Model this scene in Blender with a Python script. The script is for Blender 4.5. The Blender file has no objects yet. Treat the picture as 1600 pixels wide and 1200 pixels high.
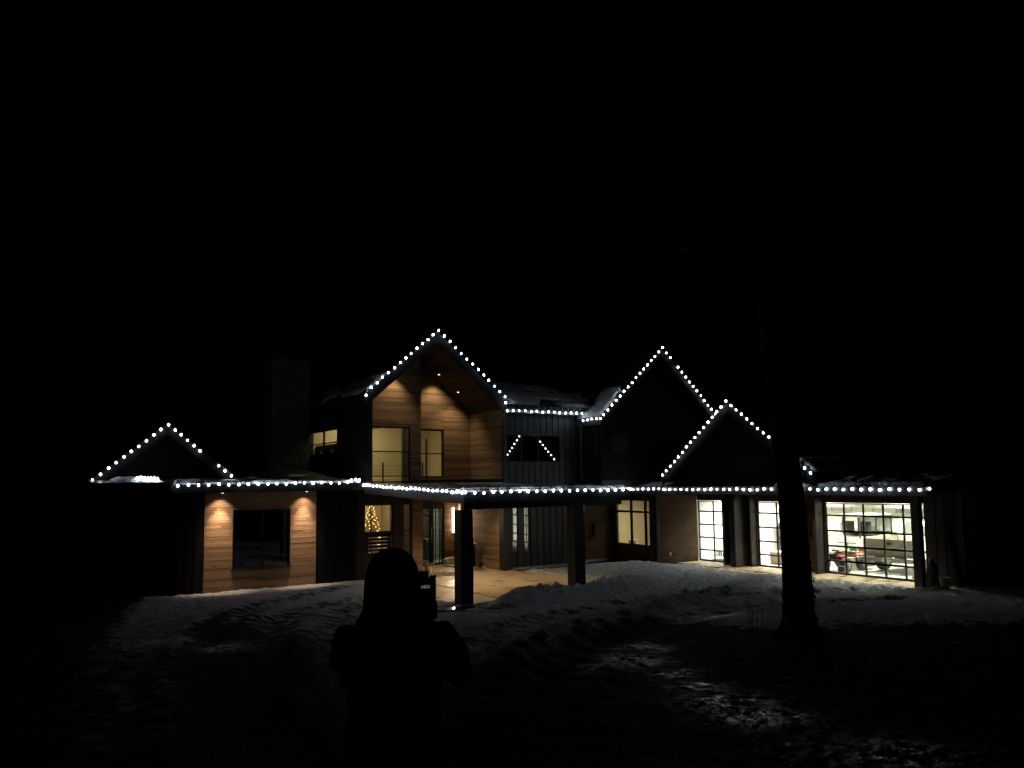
import bpy, bmesh, math, random
import numpy as np
from mathutils import Vector, Matrix
random.seed(7); np.random.seed(7)
R_ = math.radians
scn = bpy.context.scene
col = scn.collection

# ------------------------------------------------------------------ camera, world, exposure
# World: X runs along the front walls, Y along the garage wall, Z up, slab at Z = 0.
cam = bpy.data.cameras.new('camera')
co = bpy.data.objects.new('camera', cam); col.objects.link(co)
cam.sensor_width = 36.0
cam.lens = 1230.0 / 1600.0 * 36.0
cam.shift_y = 45.0 / 1600.0
cam.clip_start = 0.05; cam.clip_end = 3000
Mc = Matrix(((0.83626, -0.037387, -0.547057), (-0.54818, -0.080522, -0.832475), (-0.012926, 0.996051, -0.087833)))
xa = Vector(Mc.col[0]).normalized(); za = xa.cross(Vector(Mc.col[1])).normalized(); ya = za.cross(xa)
Mr = Matrix((xa, ya, za)).transposed().to_4x4()
co.matrix_world = Matrix.Translation((0, 0, 3.28)) @ Mr
scn.camera = co

world = bpy.data.worlds.new('World'); scn.world = world; world.use_nodes = True
wn = world.node_tree.nodes; wl = world.node_tree.links
bg = wn['Background']
sky = wn.new('ShaderNodeTexSky'); sky.sky_type = 'NISHITA'; sky.sun_disc = False
sky.sun_elevation = R_(-4.0); sky.sun_rotation = R_(160)
wl.new(sky.outputs['Color'], bg.inputs['Color'])
bg.inputs['Strength'].default_value = 0.0012       # overcast winter night: practically no sky light

scn.view_settings.view_transform = 'Standard'
scn.view_settings.look = 'None'
scn.view_settings.exposure = 0.0
scn.view_settings.gamma = 1.0
scn.view_settings.use_curve_mapping = False
scn.render.engine = 'CYCLES'
scn.cycles.use_denoising = True
try: scn.cycles.denoiser = 'OPENIMAGEDENOISE'
except Exception: pass
scn.cycles.use_light_tree = True
scn.cycles.max_bounces = 7
scn.cycles.diffuse_bounces = 3
scn.cycles.glossy_bounces = 4
scn.cycles.transmission_bounces = 6
scn.cycles.transparent_max_bounces = 12
scn.cycles.caustics_reflective = False
scn.cycles.caustics_refractive = False
scn.cycles.sample_clamp_indirect = 4.0

# strengths
BULB = 19.0

# ------------------------------------------------------------------ materials
MATS = {}
def newmat(name):
    m = bpy.data.materials.new(name); m.use_nodes = True
    MATS[name] = m
    nt = m.node_tree
    return m, nt, nt.nodes, nt.links, nt.nodes['Principled BSDF']
def N(nt, typ, **kw):
    n = nt.nodes.new(typ)
    for k, v in kw.items(): setattr(n, k, v)
    return n
def ramp(nt, stops, src=None):
    r = N(nt, 'ShaderNodeValToRGB')
    els = r.color_ramp.elements
    while len(els) < len(stops): els.new(0.5)
    for e, (p, c) in zip(els, stops):
        e.position = p; e.color = (c[0], c[1], c[2], 1)
    if src is not None: nt.links.new(src, r.inputs['Fac'])
    return r
def coords(nt, scale=(1, 1, 1), kind='Object', rot=(0, 0, 0)):
    tc = N(nt, 'ShaderNodeTexCoord'); mp = N(nt, 'ShaderNodeMapping')
    nt.links.new(tc.outputs[kind], mp.inputs['Vector'])
    mp.inputs['Scale'].default_value = scale; mp.inputs['Rotation'].default_value = rot
    return mp.outputs['Vector']
def noise(nt, vec, scale, detail=4, rough=.55):
    n = N(nt, 'ShaderNodeTexNoise'); n.inputs['Scale'].default_value = scale
    n.inputs['Detail'].default_value = detail; n.inputs['Roughness'].default_value = rough
    if vec is not None: nt.links.new(vec, n.inputs['Vector'])
    return n
def bump(nt, height, strength, dist, bsdf):
    b = N(nt, 'ShaderNodeBump'); b.inputs['Strength'].default_value = strength; b.inputs['Distance'].default_value = dist
    nt.links.new(height, b.inputs['Height']); nt.links.new(b.outputs['Normal'], bsdf.inputs['Normal'])
    return b
def simple(name, c, rough=.6, metal=0.0, var=.18, scale=6.0, bmp=0.0, spec=.5):
    m, nt, ns, ln, b = newmat(name)
    v = coords(nt)
    n = noise(nt, v, scale, 5)
    lo = [x*(1-var) for x in c]; hi = [min(1, x*(1+var)) for x in c]
    r = ramp(nt, [(.3, lo), (.7, hi)], n.outputs['Fac'])
    ln.new(r.outputs['Color'], b.inputs['Base Color'])
    b.inputs['Roughness'].default_value = rough; b.inputs['Metallic'].default_value = metal
    b.inputs['Specular IOR Level'].default_value = spec
    if bmp: bump(nt, n.outputs['Fac'], bmp, .01, b)
    return m
def emis(name, c, s):
    m, nt, ns, ln, b = newmat(name)
    b.inputs['Base Color'].default_value = (0.8, .8, .8, 1)
    b.inputs['Emission Color'].default_value = (*c, 1); b.inputs['Emission Strength'].default_value = s
    return m

def wood(name, pitch, base, axis='X'):
    # horizontal boards: tone by board (height) and butt joint, streaky grain along the board
    m, nt, ns, ln, b = newmat(name)
    tc = N(nt, 'ShaderNodeTexCoord'); sp = N(nt, 'ShaderNodeSeparateXYZ'); ln.new(tc.outputs['Object'], sp.inputs[0])
    ad = N(nt, 'ShaderNodeMath', operation='ADD'); ln.new(sp.outputs['X'], ad.inputs[0]); ln.new(sp.outputs['Y'], ad.inputs[1])
    dv = N(nt, 'ShaderNodeMath', operation='DIVIDE'); ln.new(sp.outputs['Z'], dv.inputs[0]); dv.inputs[1].default_value = pitch
    fl = N(nt, 'ShaderNodeMath', operation='FLOOR'); ln.new(dv.outputs[0], fl.inputs[0])
    wn0 = N(nt, 'ShaderNodeTexWhiteNoise', noise_dimensions='1D'); ln.new(fl.outputs[0], wn0.inputs['W'])
    off = N(nt, 'ShaderNodeMath', operation='MULTIPLY_ADD'); ln.new(wn0.outputs['Value'], off.inputs[0]); off.inputs[1].default_value = 3.1; ln.new(ad.outputs[0], off.inputs[2])
    d2 = N(nt, 'ShaderNodeMath', operation='DIVIDE'); ln.new(off.outputs[0], d2.inputs[0]); d2.inputs[1].default_value = 2.3
    f2 = N(nt, 'ShaderNodeMath', operation='FLOOR'); ln.new(d2.outputs[0], f2.inputs[0])
    cb = N(nt, 'ShaderNodeCombineXYZ'); ln.new(fl.outputs[0], cb.inputs[0]); ln.new(f2.outputs[0], cb.inputs[1])
    wn1 = N(nt, 'ShaderNodeTexWhiteNoise', noise_dimensions='3D'); ln.new(cb.outputs[0], wn1.inputs['Vector'])
    cg = N(nt, 'ShaderNodeCombineXYZ'); ln.new(ad.outputs[0], cg.inputs[0]); ln.new(fl.outputs[0], cg.inputs[1]); ln.new(sp.outputs['Z'], cg.inputs[2])
    mp = N(nt, 'ShaderNodeMapping'); mp.inputs['Scale'].default_value = (1.4, 7.3, 40); ln.new(cg.outputs[0], mp.inputs['Vector'])
    g = noise(nt, mp.outputs[0], 1.0, 6, .65)
    r1 = ramp(nt, [(0, [x*.62 for x in base]), (.5, base), (1, [min(1, x*1.28) for x in base])], wn1.outputs['Value'])
    r2 = ramp(nt, [(.25, (.5, .45, .4)), (.5, (.9, .88, .86)), (.75, (1.15, 1.15, 1.15))], g.outputs['Fac'])
    mx = N(nt, 'ShaderNodeMix', data_type='RGBA', blend_type='MULTIPLY'); mx.inputs['Factor'].default_value = .8
    ln.new(r1.outputs['Color'], mx.inputs['A']); ln.new(r2.outputs['Color'], mx.inputs['B'])
    # knots
    vo = N(nt, 'ShaderNodeTexVoronoi'); mp2 = N(nt, 'ShaderNodeMapping'); mp2.inputs['Scale'].default_value = (1.6, 3.7, 9)
    ln.new(cg.outputs[0], mp2.inputs['Vector']); ln.new(mp2.outputs[0], vo.inputs['Vector']); vo.inputs['Scale'].default_value = 1.0
    rk = ramp(nt, [(0.0, (.3, .25, .2)), (.1, (.45, .4, .36)), (.16, (1, 1, 1))], vo.outputs['Distance'])
    mx2 = N(nt, 'ShaderNodeMix', data_type='RGBA', blend_type='MULTIPLY'); mx2.inputs['Factor'].default_value = .75
    ln.new(mx.outputs['Result'], mx2.inputs['A']); ln.new(rk.outputs['Color'], mx2.inputs['B'])
    ln.new(mx2.outputs['Result'], b.inputs['Base Color'])
    b.inputs['Roughness'].default_value = .75; b.inputs['Specular IOR Level'].default_value = .12
    bump(nt, g.outputs['Fac'], .35, .004, b)
    return m
BP = .082
M_wood = wood('cedar_boards', BP, (.345, .235, .15))
M_woodm = wood('shaded_cedar_boards', BP, (.07, .041, .022))  # same boards as the cedar, with the walls' lack of light painted in
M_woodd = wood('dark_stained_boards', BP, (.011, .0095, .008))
M_black = simple('black_metal_cladding', (.020, .025, .030), .42, .35, .25, 3, .15)
M_trim = simple('black_metal_trim', (.028, .028, .030), .38, .3, .2, 5)
M_frame = simple('black_window_frame', (.022, .020, .020), .4, .2, .2, 8)
M_barge = simple('black_barge_board', (.008, .008, .009), .8, 0, .2, 5, spec=.1)
M_roof = simple('dark_roof_metal', (.045, .05, .055), .4, .4, .25, 2)
M_steel = simple('galvanised_steel', (.38, .38, .38), .35, .8, .15, 8)
M_soffit = wood('soffit_boards', BP, (.11, .068, .038))
M_white = simple('white_plaster', (.80, .80, .74), .7, 0, .04, 2)
M_cream = simple('cream_plaster', (.68, .57, .38), .75, 0, .05, 1.5)
M_orange = simple('warm_plaster', (.66, .52, .33), .75, 0, .05, 1.5)
M_greyp = simple('grey_plaster', (.34, .33, .27), .8, 0, .08, 1.5)
M_floor = simple('garage_floor_paint', (.52, .51, .47), .3, 0, .15, 1.2)
M_cardb = simple('cardboard', (.52, .40, .27), .8, 0, .12, 9)
M_paper = simple('white_packaging', (.80, .76, .68), .7, 0, .06, 9)
M_rubber = simple('black_rubber', (.025, .025, .025), .8, 0, .2, 12, .3)
M_tan = simple('tan_vehicle_paint', (.40, .38, .31), .35, .1, .12, 2)
M_grey = simple('grey_vehicle_paint', (.42, .44, .42), .35, .1, .12, 2)
M_red = simple('red_plastic', (.42, .05, .04), .4, 0, .15, 6)
M_teal = simple('teal_plastic', (.08, .33, .28), .45, 0, .15, 6)
M_yellow = simple('yellow_plastic', (.60, .47, .15), .5, 0, .15, 6)
M_cloth = simple('black_jacket_cloth', (.012, .012, .014), .95, 0, .3, 30, .3, .1)
M_skin = simple('skin', (.35, .21, .15), .6, 0, .1, 20)
M_cambody = simple('black_camera_body', (.015, .015, .015), .5, 0, .2, 40, .2)
M_soil = simple('dark_soil', (.035, .028, .02), .95, 0, .5, 20, .8)
M_needle = simple('fir_needles', (.03, .06, .03), .8, 0, .4, 30)
M_leaf = simple('dry_shrub_leaves', (.06, .05, .03), .8, 0, .4, 30)
M_cabinet = simple('white_cabinet', (.62, .62, .55), .5, 0, .05, 3)
M_graycab = simple('grey_cabinet', (.34, .34, .31), .5, 0, .1, 3)
M_tarp = simple('dark_green_tarp', (.035, .055, .05), .5, 0, .4, 4, .6)

def glassmat(name, tint, refl, rough=.0):
    m, nt, ns, ln, b = newmat(name)
    ns.remove(b)
    out = ns['Material Output']
    tr = N(nt, 'ShaderNodeBsdfTransparent'); tr.inputs['Color'].default_value = (*tint, 1)
    gl = N(nt, 'ShaderNodeBsdfGlossy'); gl.inputs['Roughness'].default_value = rough; gl.inputs['Color'].default_value = (.92, .95, 1, 1)
    fr = N(nt, 'ShaderNodeFresnel'); fr.inputs['IOR'].default_value = 1.5
    ge = N(nt, 'ShaderNodeNewGeometry')
    a0 = N(nt, 'ShaderNodeMath', operation='ADD', use_clamp=True); ln.new(fr.outputs[0], a0.inputs[0]); a0.inputs[1].default_value = refl
    fb_ = N(nt, 'ShaderNodeMath', operation='SUBTRACT'); fb_.inputs[0].default_value = 1.0; ln.new(ge.outputs['Backfacing'], fb_.inputs[1])   # leave by the back face without a second reflection
    ad = N(nt, 'ShaderNodeMath', operation='MULTIPLY'); ln.new(a0.outputs[0], ad.inputs[0]); ln.new(fb_.outputs[0], ad.inputs[1])
    mx = N(nt, 'ShaderNodeMixShader'); ln.new(ad.outputs[0], mx.inputs[0]); ln.new(tr.outputs[0], mx.inputs[1]); ln.new(gl.outputs[0], mx.inputs[2])
    ln.new(mx.outputs[0], out.inputs['Surface'])
    return m
M_glass = glassmat('clear_glass', (.93, .95, .92), 0.0)
M_coat = glassmat('coated_dark_glass', (.30, .31, .31), .24)
M_wind = glassmat('vehicle_glass', (.55, .6, .58), .05)

# slab: brushed concrete with damp stains
def concrete():
    m, nt, ns, ln, b = newmat('stained_concrete')
    v = coords(nt)
    n1 = noise(nt, v, .9, 6, .6); n2 = noise(nt, coords(nt, (1, 5, 1)), 1.1, 6, .6); n3 = noise(nt, v, 45, 3)
    mx = N(nt, 'ShaderNodeMath', operation='MULTIPLY'); ln.new(n1.outputs['Fac'], mx.inputs[0]); ln.new(n2.outputs['Fac'], mx.inputs[1])
    r = ramp(nt, [(.14, (.15, .115, .075)), (.24, (.33, .27, .185)), (.40, (.46, .385, .27))], mx.outputs[0])
    ln.new(r.outputs['Color'], b.inputs['Base Color'])
    rr = ramp(nt, [(.16, (.25,)*3), (.34, (.8,)*3)], mx.outputs[0]); ln.new(rr.outputs['Color'], b.inputs['Roughness'])
    bump(nt, n3.outputs['Fac'], .15, .01, b)
    return m
M_conc = concrete()

def snowmat(name, ground=False):
    m, nt, ns, ln, b = newmat(name)
    v = coords(nt)
    n1 = noise(nt, v, 5, 8, .62); n2 = noise(nt, v, 28, 5, .6)
    c = ramp(nt, [(.3, (.34, .365, .40)), (.65, (.66, .69, .74))] if ground else [(.3, (.55, .60, .66)), (.65, (.76, .80, .86))], n1.outputs['Fac'])
    b.inputs['Roughness'].default_value = .55
    sm = N(nt, 'ShaderNodeMath', operation='ADD'); ln.new(n1.outputs['Fac'], sm.inputs[0]); ln.new(n2.outputs['Fac'], sm.inputs[1])
    if ground:
        at = N(nt, 'ShaderNodeAttribute', attribute_name='dirt_and_shade')
        vs = coords(nt, (1, 1, 1), rot=(0, 0, R_(20)))
        nd = noise(nt, vs, 3.2, 7, .68)
        # soil and painted shade threshold: attribute plus broken noise edge
        ad = N(nt, 'ShaderNodeMath', operation='ADD'); ln.new(at.outputs['Fac'], ad.inputs[0])
        sb = N(nt, 'ShaderNodeMath', operation='MULTIPLY_ADD'); ln.new(nd.outputs['Fac'], sb.inputs[0]); sb.inputs[1].default_value = 1.7; sb.inputs[2].default_value = -.85
        ln.new(sb.outputs[0], ad.inputs[1])
        fac = ramp(nt, [(.36, (0,)*3), (.62, (1,)*3)], ad.outputs[0])
        dn = noise(nt, v, 22, 5); dc = ramp(nt, [(.35, (.010, .009, .008)), (.7, (.038, .034, .030))], dn.outputs['Fac'])
        mx = N(nt, 'ShaderNodeMix', data_type='RGBA'); ln.new(fac.outputs['Color'], mx.inputs['Factor'])
        ln.new(c.outputs['Color'], mx.inputs['A']); ln.new(dc.outputs['Color'], mx.inputs['B'])
        ln.new(mx.outputs['Result'], b.inputs['Base Color'])
        ic = N(nt, 'ShaderNodeAttribute', attribute_name='ice')
        ni = noise(nt, v, 7, 5, .7)
        mi = N(nt, 'ShaderNodeMath', operation='MULTIPLY'); ln.new(ic.outputs['Fac'], mi.inputs[0]); 
        ri0 = ramp(nt, [(.44, (0,)*3), (.52, (1,)*3)], ni.outputs['Fac']); ln.new(ri0.outputs['Color'], mi.inputs[1])
        rr = N(nt, 'ShaderNodeMapRange'); ln.new(mi.outputs[0], rr.inputs['Value'])
        rr.inputs['To Min'].default_value = .9; rr.inputs['To Max'].default_value = .075
        sr = N(nt, 'ShaderNodeMapRange'); ln.new(mi.outputs[0], sr.inputs['Value']); sr.inputs['To Min'].default_value = .08; sr.inputs['To Max'].default_value = 1.0
        ln.new(sr.outputs[0], b.inputs['Specular IOR Level'])
        ln.new(rr.outputs[0], b.inputs['Roughness'])
    else:
        ln.new(c.outputs['Color'], b.inputs['Base Color'])
    bp_ = bump(nt, sm.outputs[0], 1.0, .09 if ground else .03, b)
    if ground:
        bs = N(nt, 'ShaderNodeMapRange'); ln.new(ic.outputs['Fac'], bs.inputs['Value']); bs.inputs['To Min'].default_value = 1.0; bs.inputs['To Max'].default_value = .6
        ln.new(bs.outputs[0], bp_.inputs['Strength'])
    return m
M_snowg = snowmat('trodden_snow', True)
M_snow = snowmat('roof_snow')

def barkmat():
    m, nt, ns, ln, b = newmat('rough_bark')
    v = coords(nt, (6, 6, 1.4)); n = noise(nt, v, 2.5, 8, .7)
    r = ramp(nt, [(.3, (.008, .006, .005)), (.7, (.030, .026, .022))], n.outputs['Fac'])
    ln.new(r.outputs['Color'], b.inputs['Base Color']); b.inputs['Roughness'].default_value = .95
    bump(nt, n.outputs['Fac'], 1, .04, b)
    return m
M_bark = barkmat()
M_stone = simple('chimney_stone', (.05, .055, .055), .85, 0, .4, 3, .5)
M_gravel = simple('river_gravel', (.24, .20, .16), .8, 0, .5, 14)
M_shed = simple('weathered_pale_panels', (.34, .35, .33), .8, 0, .3, 1.5)

M_warmb = emis('warm_fairy_bulb', (1.0, .62, .22), 5.0)
M_tube = emis('warm_tube_light', (1.0, .82, .55), 9.0)
M_lens = emis('downlight_lens', (1.0, .72, .45), 6.0)
M_panel = emis('led_ceiling_panel', (1.0, .97, .82), 9.0)
M_disp = emis('camera_display', (.75, .82, .9), .14)

# ------------------------------------------------------------------ mesh builder
class MB:
    def __init__(s): s.v = []; s.f = []
    def add(s, vs, fs):
        n = len(s.v); s.v += [tuple(p) for p in vs]; s.f += [tuple(i+n for i in f) for f in fs]; return s
    def box(s, x0, x1, y0, y1, z0, z1, M=None):
        vs = [(x0,y0,z0),(x1,y0,z0),(x1,y1,z0),(x0,y1,z0),(x0,y0,z1),(x1,y0,z1),(x1,y1,z1),(x0,y1,z1)]
        if M is not None: vs = [tuple(M @ Vector(p)) for p in vs]
        return s.add(vs, [(0,3,2,1),(4,5,6,7),(0,1,5,4),(1,2,6,5),(2,3,7,6),(3,0,4,7)])
    def prism(s, pts, d):
        n = len(pts); d = Vector(d); a = [Vector(p) for p in pts]
        vs = [tuple(p) for p in a] + [tuple(p+d) for p in a]
        fs = [tuple(range(n)), tuple(reversed(range(n, 2*n)))] + [(i, n+i, n+(i+1) % n, (i+1) % n) for i in range(n)]
        return s.add(vs, fs)
    def tube(s, pts, rs, n=8, caps=True, ell=None):
        pts = [Vector(p) for p in pts]
        if not isinstance(rs, (list, tuple)): rs = [rs]*len(pts)
        base = len(s.v); up0 = None
        for i, p in enumerate(pts):
            t = (pts[min(i+1, len(pts)-1)] - pts[max(i-1, 0)]).normalized()
            if up0 is None:
                up0 = Vector((0,1,0)) if abs(t.z) > .8 else Vector((0,0,1))
            a = up0.cross(t)
            if a.length < 1e-4: a = Vector((1,0,0)).cross(t)
            a.normalize(); b_ = t.cross(a)
            r = rs[i]; ra, rb = (r if isinstance(r, (tuple, list)) else (r, r))
            for k in range(n):
                th = 2*math.pi*k/n
                s.v.append(tuple(p + a*(math.cos(th)*ra) + b_*(math.sin(th)*rb)))
        for i in range(len(pts)-1):
            for k in range(n):
                k2 = (k+1) % n
                s.f.append((base+i*n+k, base+i*n+k2, base+(i+1)*n+k2, base+(i+1)*n+k))
        if caps:
            s.f.append(tuple(base+k for k in reversed(range(n)))); e = base+(len(pts)-1)*n
            s.f.append(tuple(e+k for k in range(n)))
        return s
    def ball(s, c, r, nu=10, nv=7):
        c = Vector(c); rx, ry, rz = r if isinstance(r, (tuple, list)) else (r, r, r)
        b = len(s.v); s.v.append((c.x, c.y, c.z-rz))
        for j in range(1, nv):
            ph = -math.pi/2 + math.pi*j/nv
            for k in range(nu):
                th = 2*math.pi*k/nu
                s.v.append((c.x+rx*math.cos(ph)*math.cos(th), c.y+ry*math.cos(ph)*math.sin(th), c.z+rz*math.sin(ph)))
        s.v.append((c.x, c.y, c.z+rz)); top = len(s.v)-1
        for k in range(nu):
            k2 = (k+1) % nu
            s.f.append((b, b+1+k2, b+1+k))
            for j in range(nv-2):
                a0 = b+1+j*nu
                s.f.append((a0+k, a0+k2, a0+nu+k2, a0+nu+k))
            s.f.append((b+1+(nv-2)*nu+k, b+1+(nv-2)*nu+k2, top))
        return s
    def grid(s, P, nu, nv):
        b = len(s.v); s.v += [tuple(p) for p in P]
        for j in range(nv-1):
            for i in range(nu-1):
                a = b+j*nu+i; s.f.append((a, a+1, a+nu+1, a+nu))
        return s
    def mesh(s, name, mat, origin=(0,0,0), smooth=False):
        me = bpy.data.meshes.new(name); ox, oy, oz = origin
        me.from_pydata([(x-ox, y-oy, z-oz) for x, y, z in s.v], [], s.f)
        if smooth: me.polygons.foreach_set('use_smooth', [True]*len(me.polygons))
        if mat is not None:
            for m in (mat if isinstance(mat, (list, tuple)) else [mat]): me.materials.append(m)
        me.update(); return me

WL = {}
def put(name, me, loc=(0,0,0), parent=None, label=None, cat=None, group=None, kind=None, rz=0.0, local=False):
    o = bpy.data.objects.new(name, me); col.objects.link(o)
    w = Vector(loc)
    if parent is not None:
        o.parent = parent
        o.location = w if local else w - WL[parent.name]
        WL[o.name] = w if not local else WL[parent.name] + w
    else:
        o.location = w; WL[o.name] = w
    o.rotation_euler = (0, 0, rz)
    if label: o['label'] = label
    if cat: o['category'] = cat
    if group: o['group'] = group
    if kind: o['kind'] = kind
    return o
def thing(name, label, cat, loc=(0,0,0), group=None, rz=0.0):
    return put(name, None, loc, None, label, cat, group, None, rz)
def part(name, mb, mat, parent, label=None, kind=None, smooth=False, origin=None):
    """world-coordinate geometry as child of parent"""
    o_ = Vector(origin) if origin is not None else WL[parent.name]
    return put(name, mb.mesh(name, mat, o_, smooth), o_, parent, label, kind=kind)
def lpart(name, mb, mat, parent, loc=(0,0,0), label=None, kind=None, smooth=False):
    """geometry in the parent's local frame"""
    return put(name, mb.mesh(name, mat, (0,0,0), smooth), loc, parent, label, kind=kind, local=True)
def solo(name, mb, mat, label, cat, loc=None, group=None, kind=None, smooth=False):
    loc = loc or (0,0,0)
    return put(name, mb.mesh(name, mat, loc, smooth), loc, None, label, cat, group, kind)
def lamp(name, typ, loc, energy, color, parent=None, size=.1, aim=(0,0,-1), spot=60, blend=.6, size_y=None, radius=.03, spread=None):
    l = bpy.data.lights.new(name, typ); l.energy = energy; l.color = color
    if typ == 'AREA':
        l.size = size
        if size_y: l.shape = 'RECTANGLE'; l.size_y = size_y
        if spread: l.spread = R_(spread)
    elif typ == 'SPOT': l.spot_size = R_(spot); l.spot_blend = blend; l.shadow_soft_size = radius
    else: l.shadow_soft_size = radius
    o = put(name, l, loc, parent)
    q = Vector(aim).to_track_quat('-Z', 'Y'); o.rotation_euler = q.to_euler()
    return o

# ------------------------------------------------------------------ numpy value noise for terrain and snow
def _hash(ix, iy, seed):
    h = (ix.astype(np.int64)*374761393 + iy.astype(np.int64)*668265263 + seed*144665) & 0xffffffff
    h = ((h ^ (h >> 13))*1274126177) & 0xffffffff
    return ((h ^ (h >> 16)) & 0xffff)/65535.0
def vnoise(x, y, seed=0):
    ix = np.floor(x); iy = np.floor(y); fx = x-ix; fy = y-iy
    fx = fx*fx*(3-2*fx); fy = fy*fy*(3-2*fy)
    a = _hash(ix, iy, seed); b = _hash(ix+1, iy, seed); c = _hash(ix, iy+1, seed); d = _hash(ix+1, iy+1, seed)
    return (a*(1-fx)+b*fx)*(1-fy)+(c*(1-fx)+d*fx)*fy
def fbm(x, y, oct=4, seed=0, gain=.5):
    t = 0; a = 1; n = 0
    for k in range(oct):
        t = t+a*vnoise(x*2**k+17.3*k, y*2**k-9.1*k, seed+k); n += a; a *= gain
    return t/n-.5

def baseh(x, y):
    s = .547*x+.832*y
    return np.interp(s, [-60, 0, 3.7, 8, 12, 16, 19, 22, 24, 100], [1.95, 1.66, 1.2, .93, .7, .4, .2, .04, -.01, -.02])
def s_ax(x, y): return .547*x+.832*y
def pdist(x, y, P):
    d = np.full(x.shape, 1e9); along = np.zeros(x.shape); acc = 0
    side = np.zeros(x.shape)
    for (ax, ay), (bx, by) in zip(P[:-1], P[1:]):
        L = math.hypot(bx-ax, by-ay); ux, uy = (bx-ax)/L, (by-ay)/L
        t = np.clip((x-ax)*ux+(y-ay)*uy, 0, L)
        dx = x-(ax+ux*t); dy = y-(ay+uy*t); dd = np.hypot(dx, dy)
        m = dd < d
        d = np.where(m, dd, d); along = np.where(m, acc+t, along); side = np.where(m, ux*dy-uy*dx, side)
        acc += L
    return d, along, side
G = lambda d, w: np.exp(-(d/w)**2)
def smooth(a, b, x):
    t = np.clip((x-a)/(b-a), 0, 1); return t*t*(3-2*t)
BERM = [(21.5, 17.4), (19.8, 16.6), (16.3, 15.4), (12.9, 14.2), (9.4, 12.1), (7.5, 10.6), (5.8, 9.0), (4.5, 7.6), (3.2, 5.6), (2.0, 3.0)]
RUT1 = [(22, 13.5), (18.3, 14.8), (14.4, 15.9), (10.3, 14.5), (7.3, 11.9), (5.0, 9.0), (3.1, 5.7), (1.8, 3.0)]
RUT2 = [(20, 12.0), (15.1, 13.2), (10.3, 11.4), (7.5, 9.7), (5.9, 8.3), (4.6, 6.8), (3.5, 5.4), (2.4, 3)]
LT1 = [(9.9, 24.2), (7.8, 23.2), (6.1, 21.6), (4.4, 18.6), (3.2, 14.2), (2.5, 11.0), (2.1, 8.3), (1.5, 5)]
LT2 = [(9.6, 21.6), (8.0, 20.6), (6.4, 19.4), (4.9, 17.0), (3.4, 12.4), (2.6, 8.3), (1.9, 5.4)]
LT3 = [(8, 19.2), (6.6, 17.2), (5.4, 14.0), (4.2, 10.5), (3.0, 7.5)]
BANK = [(11.05, 17.55), (12.2, 17.5), (13.6, 17.5), (15.2, 17.7), (16.6, 18.4), (17.8, 19.8), (18.8, 21.2)]
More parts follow.
